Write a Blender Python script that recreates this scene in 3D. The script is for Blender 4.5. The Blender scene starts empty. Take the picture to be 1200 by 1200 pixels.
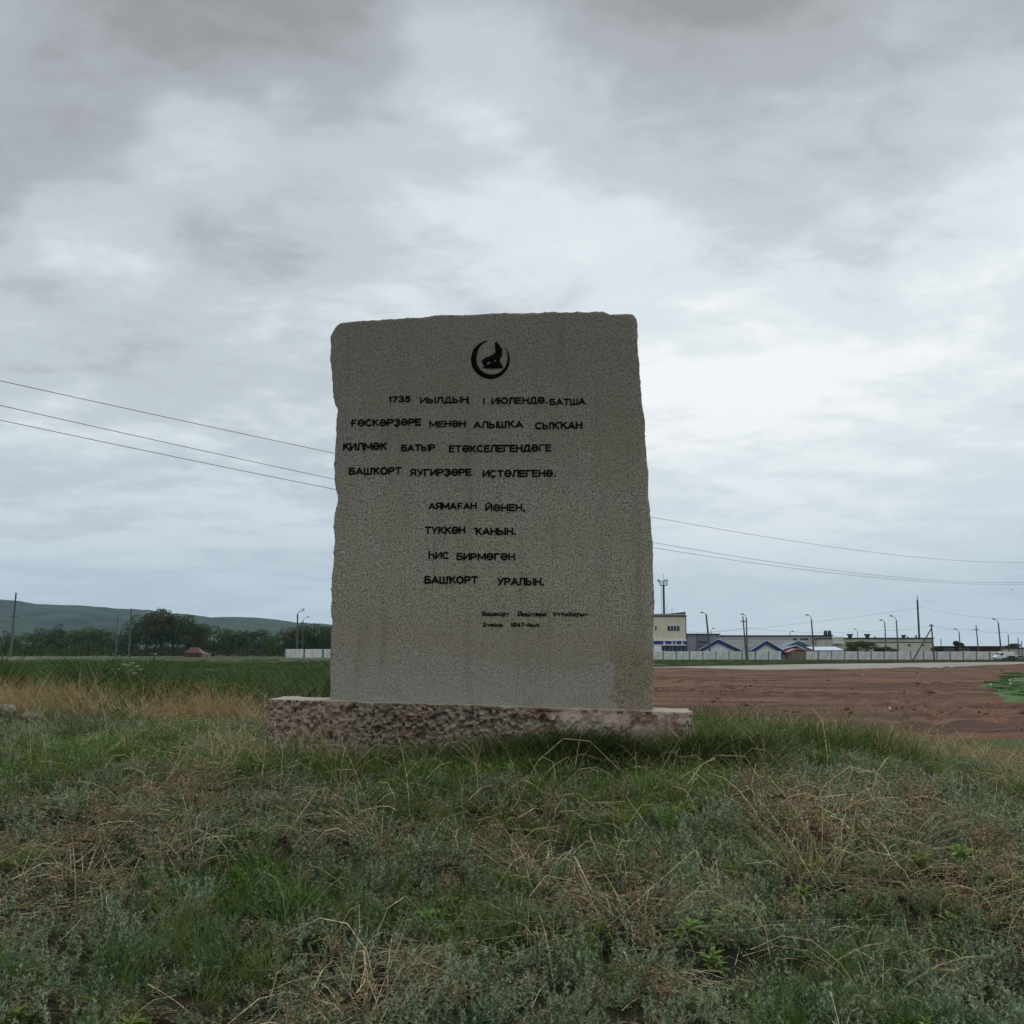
import bpy, bmesh, math, random
import numpy as np
from mathutils import Vector, Matrix, Euler

R = math.radians
random.seed(7)
rng = np.random.default_rng(7)
S = bpy.context.scene
COL = S.collection

# ------------------------------------------------------------------ camera
F = 1230.0
PITCH = math.atan((762 - 600) / F)
CAMZ = 2.9
cam_data = bpy.data.cameras.new("camera")
cam_data.sensor_width = 36
cam_data.lens = F / 1200 * 36
cam_data.clip_start = 0.05
cam_data.clip_end = 20000
cam = bpy.data.objects.new("camera", cam_data)
cam.location = (0, 0, CAMZ)
cam.rotation_euler = (R(90) + PITCH, 0, 0)
COL.objects.link(cam)
S.camera = cam
CAM = Vector((0, 0, CAMZ))
FWD = Vector((0, math.cos(PITCH), math.sin(PITCH)))
UP = Vector((0, -math.sin(PITCH), math.cos(PITCH)))


def ray(px, py):
    return Vector((1, 0, 0)) * ((px - 600) / F) + UP * ((600 - py) / F) + FWD


def at(px, py, Y):
    """the place at distance Y ahead that is seen at photo pixel (px, py)"""
    d = ray(px, py)
    return CAM + d * (Y / d.y)


# ------------------------------------------------------------------ colour management
S.view_settings.view_transform = 'Standard'
S.view_settings.look = 'None'
S.view_settings.gamma = 1
S.view_settings.exposure = 0
S.view_settings.use_curve_mapping = False
S.cycles.max_bounces = 6
S.cycles.diffuse_bounces = 3
S.cycles.glossy_bounces = 2
S.cycles.transmission_bounces = 3
S.cycles.volume_bounces = 0

# ------------------------------------------------------------------ world: overcast sky with soft cloud banks
SUN_EL, SUN_AZ = R(42), R(20)       # azimuth from +Y towards +X
W = bpy.data.worlds.new("World")
S.world = W
W.use_nodes = True
nt = W.node_tree
for n in list(nt.nodes):
    nt.nodes.remove(n)


class NT:
    """tiny helper for node trees"""
    def __init__(s, tree):
        s.t = tree

    def n(s, typ, ins=None, **props):
        nd = s.t.nodes.new(typ)
        for k, v in props.items():
            setattr(nd, k, v)
        for k, v in (ins or {}).items():
            s.set(nd, k, v)
        return nd

    def set(s, nd, k, v):
        sock = nd.inputs[k]
        if isinstance(v, bpy.types.Node):
            v = v.outputs[0]
        if isinstance(v, bpy.types.NodeSocket):
            s.t.links.new(v, sock)
        elif isinstance(v, (tuple, list)) and sock.type == 'RGBA' and len(v) == 3:
            sock.default_value = (*v, 1)
        else:
            sock.default_value = v

    def math(s, op, a, b=0.0, c=None, clamp=False):
        nd = s.n('ShaderNodeMath', {0: a, 1: b}, operation=op, use_clamp=clamp)
        if c is not None:
            s.set(nd, 2, c)
        return nd.outputs[0]

    def vmath(s, op, a, b=(0, 0, 0)):
        nd = s.n('ShaderNodeVectorMath', {0: a}, operation=op)
        if op == 'SCALE':
            s.set(nd, 'Scale', b)
        elif op != 'NORMALIZE':
            s.set(nd, 1, b)
        return nd.outputs['Value'] if op in ('DOT_PRODUCT', 'LENGTH', 'DISTANCE') else nd.outputs[0]

    def noise(s, vec, scale, detail=4, rough=0.5, dist=0.0):
        return s.n('ShaderNodeTexNoise', {'Vector': vec, 'Scale': scale, 'Detail': detail,
                                          'Roughness': rough, 'Distortion': dist}).outputs[0]

    def ramp(s, fac, lo, hi, a=0.0, b=1.0, smooth=True):
        return s.n('ShaderNodeMapRange', {'Value': fac, 'From Min': lo, 'From Max': hi, 'To Min': a, 'To Max': b},
                   interpolation_type='SMOOTHSTEP' if smooth else 'LINEAR').outputs[0]

    def mix(s, fac, a, b, blend='MIX'):
        nd = s.t.nodes.new('ShaderNodeMix')
        nd.data_type = 'RGBA'
        nd.blend_type = blend
        for sock, v in ((nd.inputs[0], fac), (nd.inputs[6], a), (nd.inputs[7], b)):
            if isinstance(v, bpy.types.NodeSocket):
                s.t.links.new(v, sock)
            elif isinstance(v, (tuple, list)):
                sock.default_value = (*v, 1) if len(v) == 3 else v
            else:
                sock.default_value = v
        return nd.outputs[2]


w = NT(nt)
tc = w.n('ShaderNodeTexCoord').outputs['Generated']
D = w.vmath('NORMALIZE', tc)
sep = w.n('ShaderNodeSeparateXYZ', {0: D})
az_ = w.math('ABSOLUTE', sep.outputs[2])
den = w.math('ADD', az_, 0.16)
cx = w.math('DIVIDE', sep.outputs[0], den)
cy = w.math('DIVIDE', sep.outputs[1], den)
P = w.n('ShaderNodeCombineXYZ', {0: cx, 1: cy, 2: 0.0}).outputs[0]
# cloud banks drift in streaks from lower left to upper right
mp = w.n('ShaderNodeMapping', {'Vector': P, 'Rotation': (0, 0, R(-28)), 'Scale': (1.0, 1.25, 1), 'Location': (3.1, 1.7, 0)}).outputs[0]
big = w.noise(mp, 0.75, 3, 0.5, 0.4)
mid = w.noise(mp, 1.9, 5, 0.5, 0.5)
mp2 = w.n('ShaderNodeMapping', {'Vector': P, 'Rotation': (0, 0, R(-14)), 'Scale': (1.35, 1.55, 1), 'Location': (7.3, 0.4, 0)}).outputs[0]
fine = w.noise(mp2, 3.0, 7, 0.58, 0.3)
v = w.math('ADD', w.math('MULTIPLY', big, 0.34), w.math('ADD', w.math('MULTIPLY', mid, 0.38), w.math('MULTIPLY', fine, 0.28)))
puff = w.noise(mp2, 8.5, 6, 0.6, 0.5)
v = w.math('ADD', v, w.math('MULTIPLY', w.math('SUBTRACT', puff, 0.5), 0.14))
v = w.ramp(v, 0.34, 0.66, -0.27, 0.27, smooth=False)


def lobe(px, py, wide, amp):
    """a broad bank of thicker or thinner cloud centred where the photograph has it"""
    d = ray(px, py).normalized()
    dt = w.vmath('DOT_PRODUCT', D, tuple(d))
    return w.ramp(dt, math.cos(R(wide)), 1.0, 0.0, amp)


base = 0.60
tot = w.math('ADD', v, base)
for a in ((60, -60, 20, -0.20), (420, 20, 13, -0.20), (1000, -60, 18, -0.52), (740, -40, 13, -0.24), (300, -40, 14, -0.12), (570, 250, 9, -0.08), (150, 190, 13, -0.10), (560, 45, 6, 0.24), (120, 265, 5, 0.20), (240, 180, 4, 0.12),
          (900, 420, 24, 0.22), (1130, 260, 14, 0.10), (600, 290, 12, 0.02), (860, 560, 11, 0.12), (100, 470, 12, 0.02), (270, 130, 6, .12),
          ):
    tot = w.math('ADD', tot, lobe(*a))
tot = w.math('MINIMUM', w.math('MAXIMUM', tot, 0.0), 1.0)
cr = w.n('ShaderNodeValToRGB', {0: tot})
cr.color_ramp.interpolation = 'EASE'
els = cr.color_ramp.elements
els[0].position, els[0].color = 0.0, (0.30, 0.315, 0.33, 1)
els[1].position, els[1].color = 1.0, (0.90, 0.925, 0.935, 1)
for p_, c_ in ((0.25, (0.40, 0.43, 0.455)), (0.5, (0.535, 0.59, 0.635)), (0.75, (0.715, 0.78, 0.81))):
    e = els.new(p_)
    e.color = (*c_, 1)
cloud = cr.outputs[0]
# towards the horizon the overcast evens out into a pale blue grey
hz = w.ramp(az_, 0.0, 0.24, 0.78, 0.0)
cloud = w.mix(hz, cloud, (0.475, 0.585, 0.68))
sky = w.n('ShaderNodeTexSky')
sky.sky_type = 'NISHITA'
sky.sun_disc = False
sky.sun_elevation = SUN_EL
sky.sun_rotation = SUN_AZ
bg1 = w.n('ShaderNodeBackground', {'Color': sky.outputs[0], 'Strength': 0.05})
bg2 = w.n('ShaderNodeBackground', {'Color': cloud, 'Strength': 1.06})
ms = w.n('ShaderNodeMixShader', {0: 0.97, 1: bg1.outputs[0], 2: bg2.outputs[0]})
wo = w.n('ShaderNodeOutputWorld', {0: ms.outputs[0]})

# ------------------------------------------------------------------ sun, veiled by the overcast
sd = bpy.data.lights.new("sun", 'SUN')
sd.energy = 1.35
sd.angle = R(20)
sd.color = (1.0, 0.96, 0.9)
sun = bpy.data.objects.new("sun", sd)
sun.rotation_euler = (R(90) - SUN_EL, 0, R(180) - SUN_AZ)
COL.objects.link(sun)


# ------------------------------------------------------------------ materials
def leafy(name, cols, rough=0.8, trans=0.14, scale=3.0, spec=0.15, rnd=0.35, leafs=55.0):
    m = bpy.data.materials.new(name)
    m.use_nodes = True
    t = NT(m.node_tree)
    m.node_tree.nodes.clear()
    geo = t.n('ShaderNodeNewGeometry').outputs['Position']
    oi = t.n('ShaderNodeObjectInfo').outputs['Random']
    nz = t.noise(geo, scale, 3, 0.6)
    leaf = t.noise(geo, leafs, 2, 0.5)
    f = t.math('ADD', t.ramp(nz, 0.3, 0.7, 0, 1 - rnd), t.math('MULTIPLY', oi, rnd))
    f = t.math('ADD', t.math('MULTIPLY', f, 0.55), t.ramp(leaf, 0.38, 0.66, -0.15, 0.75))
    c = t.mix(f, cols[0], cols[1])
    if len(cols) > 2:
        n2 = t.noise(geo, scale * 0.35, 2, 0.5)
        c = t.mix(t.ramp(n2, 0.5, 0.68, 0, 0.8), c, cols[2])
    p = t.n('ShaderNodeBsdfPrincipled', {'Base Color': c, 'Roughness': rough, 'Specular IOR Level': spec})
    tr = t.n('ShaderNodeBsdfTranslucent', {'Color': c})
    mx = t.n('ShaderNodeMixShader', {0: trans, 1: p.outputs[0], 2: tr.outputs[0]})
    t.n('ShaderNodeOutputMaterial', {0: mx.outputs[0]})
    return m


def mat(name, c1, c2=None, rough=0.8, scale=2.0, metal=0.0, spec=0.3, bump=0.0, bscale=20, stretch=(1, 1, 1), detail=4):
    m = bpy.data.materials.new(name)
    m.use_nodes = True
    t = NT(m.node_tree)
    b = m.node_tree.nodes['Principled BSDF']
    tcn = t.n('ShaderNodeTexCoord').outputs['Object']
    vec = t.n('ShaderNodeMapping', {'Vector': tcn, 'Scale': stretch}).outputs[0]
    if c2 is None:
        c2 = tuple(x * 0.75 for x in c1)
    nz = t.noise(vec, scale, detail, 0.6)
    t.set(b, 'Base Color', t.mix(t.ramp(nz, 0.35, 0.68), c1, c2))
    t.set(b, 'Roughness', rough)
    t.set(b, 'Metallic', metal)
    t.set(b, 'Specular IOR Level', spec)
    if bump:
        bn = t.n('ShaderNodeBump', {'Height': t.noise(vec, bscale, 4, 0.6), 'Strength': bump, 'Distance': 0.02})
        t.set(b, 'Normal', bn.outputs[0])
    return m


# ------------------------------------------------------------------ numpy noise
def _hash(ix, iy, iz, seed):
    h = (ix.astype(np.int64) * 374761393 + iy.astype(np.int64) * 668265263 + iz.astype(np.int64) * 2147483647 + seed * 144665) & 0xffffffff
    h = ((h ^ (h >> 13)) * 1274126177) & 0xffffffff
    h = (h ^ (h >> 16)) & 0xffffffff
    return h / 4294967295.0


def vn(P, scale=1.0, seed=0):
    P = np.asarray(P, float) * scale
    if P.shape[1] == 2:
        P = np.c_[P, np.zeros(len(P))]
    i = np.floor(P).astype(np.int64)
    f = P - i
    f = f * f * (3 - 2 * f)
    r = 0
    for dx in (0, 1):
        for dy in (0, 1):
            for dz in (0, 1):
                wgt = (f[:, 0] if dx else 1 - f[:, 0]) * (f[:, 1] if dy else 1 - f[:, 1]) * (f[:, 2] if dz else 1 - f[:, 2])
                r = r + wgt * _hash(i[:, 0] + dx, i[:, 1] + dy, i[:, 2] + dz, seed)
    return r


def fbm(P, scale=1.0, seed=0, octv=4, gain=0.5):
    r, a, tot_ = 0, 1.0, 0
    for k in range(octv):
        r = r + a * vn(P, scale * 2 ** k, seed + k * 17)
        tot_ += a
        a *= gain
    return r / tot_


def sstep(a, b, x):
    t = np.clip((np.asarray(x, float) - a) / (b - a), 0, 1)
    return t * t * (3 - 2 * t)


# ------------------------------------------------------------------ mesh helpers
def mesh_np(name, V, Fq, material=None, parent=None, smooth=False, link=True):
    me = bpy.data.meshes.new(name)
    V = np.asarray(V, np.float32)
    Fq = np.asarray(Fq, np.int32)
    k = Fq.shape[1]
    me.vertices.add(len(V))
    me.vertices.foreach_set('co', V.ravel())
    me.loops.add(Fq.size)
    me.loops.foreach_set('vertex_index', Fq.ravel())
    me.polygons.add(len(Fq))
    me.polygons.foreach_set('loop_start', np.arange(0, Fq.size, k, dtype=np.int32))
    me.update(calc_edges=True)
    me.validate()
    if smooth:
        me.polygons.foreach_set('use_smooth', np.ones(len(me.polygons), bool))
    if material:
        me.materials.append(material)
    o = bpy.data.objects.new(name, me)
    if link:
        COL.objects.link(o)
    if parent:
        o.parent = parent
    return o


def tag(o, label=None, cat=None, group=None, kind=None):
    for k, v_ in (('label', label), ('category', cat), ('group', group), ('kind', kind)):
        if v_:
            o[k] = v_
    return o


def empty(name, loc, label, cat, group=None, rz=0):
    o = bpy.data.objects.new(name, None)
    o.location = loc
    o.rotation_euler = (0, 0, rz)
    o.empty_display_size = 0.3
    COL.objects.link(o)
    return tag(o, label, cat, group)


class MB:
    """collects simple solids and links them as ONE mesh object"""
    def __init__(s):
        s.v, s.f = [], []

    def add(s, vs, fs):
        o = len(s.v)
        s.v += [tuple(p) for p in vs]
        s.f += [tuple(i + o for i in q) for q in fs]
        return s

    def box(s, x0, x1, y0, y1, z0, z1):
        vs = [(x0, y0, z0), (x1, y0, z0), (x1, y1, z0), (x0, y1, z0), (x0, y0, z1), (x1, y0, z1), (x1, y1, z1), (x0, y1, z1)]
        return s.add(vs, [(0, 3, 2, 1), (4, 5, 6, 7), (0, 1, 5, 4), (1, 2, 6, 5), (2, 3, 7, 6), (3, 0, 4, 7)])

    def prism(s, prof, y0, y1):
        """profile of (x, z) points, extruded along y"""
        n = len(prof)
        vs = [(x, y0, z) for x, z in prof] + [(x, y1, z) for x, z in prof]
        fs = [tuple(range(n)), tuple(range(2 * n - 1, n - 1, -1))]
        fs += [(i, i + n, (i + 1) % n + n, (i + 1) % n) for i in range(n)]
        return s.add(vs, fs)

    def tube(s, pts, rad, seg=6):
        pts = [Vector(p) for p in pts]
        rads = rad if isinstance(rad, (list, tuple)) else [rad] * len(pts)
        rings = []
        for i, p in enumerate(pts):
            d = (pts[min(i + 1, len(pts) - 1)] - pts[max(i - 1, 0)]).normalized()
            a = d.cross(Vector((0, 0, 1)) if abs(d.z) < 0.95 else Vector((1, 0, 0))).normalized()
            b = d.cross(a)
            rings.append([p + (a * math.cos(2 * math.pi * k / seg) + b * math.sin(2 * math.pi * k / seg)) * rads[i] for k in range(seg)])
        vs = [q for r_ in rings for q in r_]
        fs = []
        for i in range(len(pts) - 1):
            for k in range(seg):
                fs.append((i * seg + k, i * seg + (k + 1) % seg, (i + 1) * seg + (k + 1) % seg, (i + 1) * seg + k))
        fs.append(tuple(range(seg - 1, -1, -1)))
        fs.append(tuple(range((len(pts) - 1) * seg, len(pts) * seg)))
        return s.add(vs, fs)

    def build(s, name, material, parent=None, smooth=False, bevel=0):
        me = bpy.data.meshes.new(name)
        me.from_pydata(s.v, [], s.f)
        bm = bmesh.new()
        bm.from_mesh(me)
        if bevel:
            bmesh.ops.bevel(bm, geom=list(bm.edges), offset=bevel, segments=2, affect='EDGES', profile=0.5)
        bmesh.ops.recalc_face_normals(bm, faces=list(bm.faces))
        bm.to_mesh(me)
        bm.free()
        if smooth:
            for p in me.polygons:
                p.use_smooth = True
        me.materials.append(material)
        o = bpy.data.objects.new(name, me)
        COL.objects.link(o)
        if parent:
            o.parent = parent
        return o


def copy_tree(o, parent=None):
    c = o.copy()
    COL.objects.link(c)
    c.parent = parent
    for ch in [x for x in bpy.data.objects if x.parent == o]:
        copy_tree(ch, c)
    return c


# ------------------------------------------------------------------ the terrain
def gz_np(x, y):
    x = np.asarray(x, float)
    y = np.asarray(y, float)
    H = 1.99 + 0.17 * sstep(1.0, 6.0, -x) + 0.05 * np.exp(-((x - 2.1) / 0.8) ** 2) - 0.42 * sstep(2.3, 6.3, x)
    h = 1.12 + (H - 1.12) * sstep(0.8, 9.3, y)
    fall = 1 - sstep(11.2 + 2.0 * sstep(0, 5, -x), 22 + 5 * sstep(0, 8, -x), y)
    side = (1 - sstep(9, 19, x)) * (1 - sstep(26, 55, -x))
    back = sstep(-22, -2, y)
    z = h * fall * side * back
    Pn = np.c_[x.ravel(), y.ravel()]
    near = (1 - sstep(18, 40, np.hypot(x, y)))
    lump = ((fbm(Pn, 1.1, 3, 3) - 0.5) * 0.16 + (vn(Pn, 4.2, 9) - 0.5) * 0.05).reshape(x.shape)
    # the soil is level around the footing of the monument
    foot = 1 - np.exp(-(((x + 0.3) / 2.3) ** 4 + ((y - 9.1) / 0.8) ** 4))
    return z + lump * near * (0.25 + 0.75 * foot)


def gz(x, y):
    return float(gz_np(np.array([x]), np.array([y]))[0])


def on_ground(px, py):
    """where the line of sight through a photo pixel meets the terrain"""
    d = ray(px, py).normalized()
    t = 2.0
    while t < 3000:
        p = CAM + d * t
        if p.z <= gz(p.x, p.y):
            return Vector((p.x, p.y, gz(p.x, p.y)))
        t += 0.04 if t < 30 else 0.8
    return CAM + d * 900


def geom(a, b, n):
    return list(a * (b / a) ** (np.arange(1, n + 1) / n))


xs = np.array([-q for q in reversed(geom(10, 4500, 46))] + list(np.arange(-10, 10.01, 0.1)) + geom(10, 4500, 46))
ys = np.array([-q + 1 for q in reversed(geom(1, 250, 22))] + list(np.arange(1.0, 16.01, 0.1)) + geom(16, 4800, 80)[0:])
XX, YY = np.meshgrid(xs, ys)
ZZ = gz_np(XX, YY)
Vg = np.c_[XX.ravel(), YY.ravel(), ZZ.ravel()]
nx, ny = len(xs), len(ys)
ii = np.arange(nx * ny).reshape(ny, nx)
Fg = np.c_[ii[:-1, :-1].ravel(), ii[:-1, 1:].ravel(), ii[1:, 1:].ravel(), ii[1:, :-1].ravel()]

m = bpy.data.materials.new("soil and turf")
m.use_nodes = True
t = NT(m.node_tree)
b = m.node_tree.nodes['Principled BSDF']
pos = t.n('ShaderNodeNewGeometry').outputs['Position']
sp = t.n('ShaderNodeSeparateXYZ', {0: pos})
n1 = t.noise(pos, 7.0, 6, 0.65)
n2 = t.noise(pos, 0.9, 4, 0.55)
soil = t.mix(t.ramp(n1, 0.35, 0.7), (0.016, 0.012, 0.009), (0.060, 0.046, 0.032))
soil = t.mix(t.ramp(n2, 0.4, 0.65, 0, 0.7), soil, (0.022, 0.030, 0.014))
mpf = t.n('ShaderNodeMapping', {'Vector': pos, 'Scale': (0.4, 1.0, 1)}).outputs[0]
g1 = t.noise(mpf, 0.05, 5, 0.6)
g2 = t.noise(pos, 1.3, 5, 0.7)
turf = t.mix(t.ramp(g1, 0.35, 0.65), (0.040, 0.066, 0.020), (0.090, 0.115, 0.038))
turf = t.mix(t.ramp(g2, 0.3, 0.75, 0, 0.6), turf, (0.032, 0.062, 0.016))
far_ = t.ramp(sp.outputs[1], 13, 26)
turf = t.mix(t.ramp(sp.outputs[1], 150, 300, 0, 0.85), turf, t.mix(t.ramp(g1, 0.35, 0.65), (0.046, 0.060, 0.026), (0.082, 0.085, 0.045)))
t.set(b, 'Base Color', t.mix(far_, soil, turf))
t.set(b, 'Roughness', 0.95)
t.set(b, 'Specular IOR Level', 0.1)
t.set(b, 'Normal', t.n('ShaderNodeBump', {'Height': n1, 'Strength': 0.6, 'Distance': 0.05}).outputs[0])
M_SOIL = m
ground = tag(mesh_np("ground", Vg, Fg, M_SOIL, smooth=True), kind='structure')


def clean_sheet(name, xr, yr, step, keep, height, material, label=None, kind='structure', lift=0.004, edge=None):
    """a sheet laid on the plain, cut to an irregular outline, with its own relief"""
    gx = np.arange(xr[0], xr[1] + 1e-6, step[0])
    gy = yr[0] * (yr[1] / yr[0]) ** (np.arange(step[1] + 1) / step[1])
    X, Y = np.meshgrid(gx, gy)
    k = keep(X, Y)                           # >0 inside
    Z = height(X, Y) * sstep(-0.2, 2.0, k) + lift + gz_np(X, Y) - 0.3 * (1 - sstep(-1.2, 0.1, k))
    idx = np.arange(X.size).reshape(X.shape)
    q = np.c_[idx[:-1, :-1].ravel(), idx[:-1, 1:].ravel(), idx[1:, 1:].ravel(), idx[1:, :-1].ravel()]
    kk = k.ravel()
    q = q[(kk[q] > -1.6).all(1)]
    used, inv = np.unique(q, return_inverse=True)
    V = np.c_[X.ravel(), Y.ravel(), Z.ravel()][used]
    return tag(mesh_np(name, V, inv.reshape(-1, 4), material, smooth=True), label, kind=kind)


def interp(pts):
    a = np.array(sorted(pts), float)
    return lambda x: np.interp(x, a[:, 0], a[:, 1])


# bare red earth
near_e = interp([(-30, 26), (0, 25), (8, 27), (12, 33), (17, 35), (24, 31), (60, 28), (120, 28)])
far_e = interp([(-30, 150), (5, 152), (19.6, 147), (42, 145), (60, 160), (92, 189), (130, 225)])


def dirt_keep(X, Y):
    n = (fbm(np.c_[X.ravel(), Y.ravel()], 0.35, 21, 4).reshape(X.shape) - 0.5)
    a = Y - near_e(X) + n * 5
    b_ = (far_e(X) + 3) - Y + n * 2
    c = X + 6 + 0.06 * (Y - 30) + n * 4
    return np.minimum(np.minimum(a, b_), c)


def dirt_h(X, Y):
    Pn = np.c_[X.ravel() * 0.30 + Y.ravel() * 0.06, Y.ravel()]
    r1 = np.abs(fbm(Pn, 0.10, 31, 4).reshape(X.shape) - 0.5) * 2
    r2 = np.abs(fbm(Pn, 0.33, 37, 3).reshape(X.shape) - 0.5) * 2
    amp = 0.35 + 0.65 * sstep(70, 110, Y)
    h = 0.04 + (1 - r1) ** 6 * 0.15 * amp + (1 - r2) ** 7 * 0.10 + 0.12 * fbm(np.c_[X.ravel() * 0.6, Y.ravel()], 0.05, 91, 2).reshape(X.shape) * sstep(30, 50, Y)
    for cxx in (17.5 + 2.2 * np.sin(Y / 22.0), 15 + (Y - 40) * 0.42, 30 - (Y - 35) * 0.25 + 3 * np.sin(Y / 15.0)):
        for o_ in (-0.85, 0.85):
            q = np.abs(X - cxx - o_)
            h = h - 0.12 * np.exp(-(q / 0.45) ** 2) + 0.05 * np.exp(-((q - 0.9) / 0.4) ** 2)
    # the spoil bank left along the edge of the road
    h += 0.35 * np.exp(-((Y - far_e(X) + 4.5) / 2.5) ** 2) * (0.4 + vn(np.c_[X.ravel(), Y.ravel()], 0.09, 5).reshape(X.shape))
    return np.maximum(h, 0.03)


m = bpy.data.materials.new("red earth")
m.use_nodes = True
t = NT(m.node_tree)
b = m.node_tree.nodes['Principled BSDF']
pos = t.n('ShaderNodeNewGeometry').outputs['Position']
ms_ = t.n('ShaderNodeMapping', {'Vector': pos, 'Rotation': (0, 0, R(6)), 'Scale': (0.22, 1, 1)}).outputs[0]
a1 = t.noise(ms_, 0.22, 6, 0.62)
a2 = t.noise(ms_, 1.1, 5, 0.6)
c = t.mix(t.ramp(a1, 0.36, 0.64), (0.066, 0.033, 0.020), (0.168, 0.084, 0.050))
c = t.mix(t.ramp(a2, 0.52, 0.74, 0, 0.6), c, (0.21, 0.13, 0.097))
c = t.mix(t.ramp(a2, 0.46, 0.28, 0, 0.6), c, (0.075, 0.042, 0.032))
a3 = t.noise(pos, 2.5, 5, 0.7)
c = t.mix(t.ramp(a3, 0.6, 0.75, 0, 0.35), c, (0.05, 0.062, 0.03))
t.set(b, 'Base Color', c)
t.set(b, 'Roughness', 0.95)
t.set(b, 'Specular IOR Level', 0.12)
t.set(b, 'Normal', t.n('ShaderNodeBump', {'Height': a3, 'Strength': 0.7, 'Distance': 0.12}).outputs[0])
M_DIRT = m
clean_sheet("bare_earth", (-18, 122), (21, 232), (0.45, 320), dirt_keep, dirt_h, M_DIRT)

# the gravel road beyond it
road_far = interp([(-40, 600), (-12, 420), (0, 300), (8, 225), (14, 195), (24, 182), (45, 202), (65, 223), (100, 247), (129, 264), (230, 330)])
road_near = interp([(-62, 600), (-28, 330), (-15, 250), (-8, 190), (4, 157), (19.6, 147), (42, 145), (60, 160), (92, 189), (150, 235), (230, 300)])


def road_keep(X, Y):
    n = (fbm(np.c_[X.ravel(), Y.ravel()], 0.2, 51, 3).reshape(X.shape) - 0.5)
    return np.minimum(Y - road_near(X) + n * 3, road_far(X) - Y + n * 3)


M_ROAD = mat("pale gravel", (0.33, 0.30, 0.255), (0.20, 0.185, 0.16), 0.95, 0.12, bump=0.4, bscale=3, stretch=(0.3, 1, 1), detail=7)
clean_sheet("road", (-62, 232), (140, 500), (1.0, 300), road_keep, lambda X, Y: 0.05 + 0 * X, M_ROAD, lift=0.05)

# mown tan field far left, bright grass patch at right
M_FIELD = mat("dry stubble", (0.115, 0.115, 0.06), (0.075, 0.09, 0.04), 0.95, 0.02, stretch=(0.3, 1, 1), detail=6)
clean_sheet("field", (-420, -75), (230, 600), (4, 70),
            lambda X, Y: np.minimum(np.minimum(Y - 285 + (X + 200) * 0.12 + 90 * (fbm(np.c_[X.ravel(), Y.ravel() * 0.5], 0.03, 8, 4).reshape(X.shape) - 0.5), 590 - Y), np.minimum(-X - 150 + 0.1 * (Y - 400), X + 415)),
            lambda X, Y: 0.02 + 0 * X, M_FIELD)
M_BRIGHT = mat("short bright grass", (0.055, 0.135, 0.022), (0.04, 0.10, 0.018), 0.9, 0.5, bump=0.5, bscale=6)


def patch_keep(X, Y):
    n = (fbm(np.c_[X.ravel(), Y.ravel()], 0.25, 61, 3).reshape(X.shape) - 0.5)
    edge_l = interp([(50, 25), (56, 25), (66, 28), (80, 35), (95, 43), (112, 52)])
    return np.minimum(np.minimum(X - edge_l(Y) + n * 5, Y - 55.5 + n * 2), 113 - Y)


clean_sheet("grass_patch", (17, 110), (50, 118), (0.8, 90), patch_keep, lambda X, Y: dirt_h(X, Y) + 0.42 * sstep(0, 2.5, patch_keep(X, Y)) - 0.05, M_BRIGHT)

# ------------------------------------------------------------------ the far wooded hill
hx = np.linspace(-3800, 500, 260)
hy = np.linspace(1900, 4600, 90)
sil = [(-560, 690), (-200, 697), (0, 702.5), (20, 704), (50, 708.5), (80, 709.7), (110, 710.5), (150, 714), (175, 714.7), (200, 718.5), (225, 720),
       (260, 725), (300, 724), (330, 726.4), (350, 730), (387, 731.5), (430, 738), (500, 748), (600, 760), (760, 763)]
crest = np.interp(hx, [(a_ - 600) / F * 3500 for a_, _ in sil], [CAMZ + (762 - b_) / F * 3500 * 1.0 for _, b_ in sil])
HX, HY = np.meshgrid(hx, hy)
prof = np.where(HY < 3500, sstep(1900, 3500, HY), 1 - sstep(3500, 4600, HY))
Ph = np.c_[HX.ravel(), HY.ravel()]
rough_h = (fbm(Ph, 1 / 420.0, 71, 4).reshape(HX.shape) - 0.5)
HZ = np.maximum(crest - 3, 0)[None, :] * prof * (1 + 0.55 * rough_h * (1 - np.exp(-((HY - 3500) / 500.0) ** 2))) + prof * (vn(Ph, 1 / 22.0, 4).reshape(HX.shape) * 3.5) - 1.0
hi_ = np.arange(HX.size).reshape(HX.shape)
Fh = np.c_[hi_[:-1, :-1].ravel(), hi_[:-1, 1:].ravel(), hi_[1:, 1:].ravel(), hi_[1:, :-1].ravel()]
M_HILL = mat("hill forest", (0.004, 0.018, 0.015), (0.032, 0.066, 0.038), 0.95, 0.011, detail=8, bump=0.0)
tag(mesh_np("hill", np.c_[HX.ravel(), HY.ravel(), HZ.ravel()], Fh, M_HILL, smooth=True), kind='structure')

# ================================================================== THE MONUMENT
P0 = at(387, 818, 9.2)
P1 = at(764, 832, 8.86)
AX = Vector((P1.x - P0.x, P1.y - P0.y, 0)).normalized()
NRM = Vector((AX.y, -AX.x, 0))           # towards the camera
ORG = Vector((P0.x, P0.y, 2.2))
RZ = math.atan2(AX.y, AX.x)


def face(px, py, off=0.0):
    """photo pixel -> (x, z) in the monument's own frame, on the plane 'off' in front of the slab's face"""
    d = ray(px, py)
    o_ = ORG + NRM * off
    tt = (o_ - CAM).dot(NRM) / d.dot(NRM)
    p = CAM + d * tt - ORG
    return p.dot(AX), p.z


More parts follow.
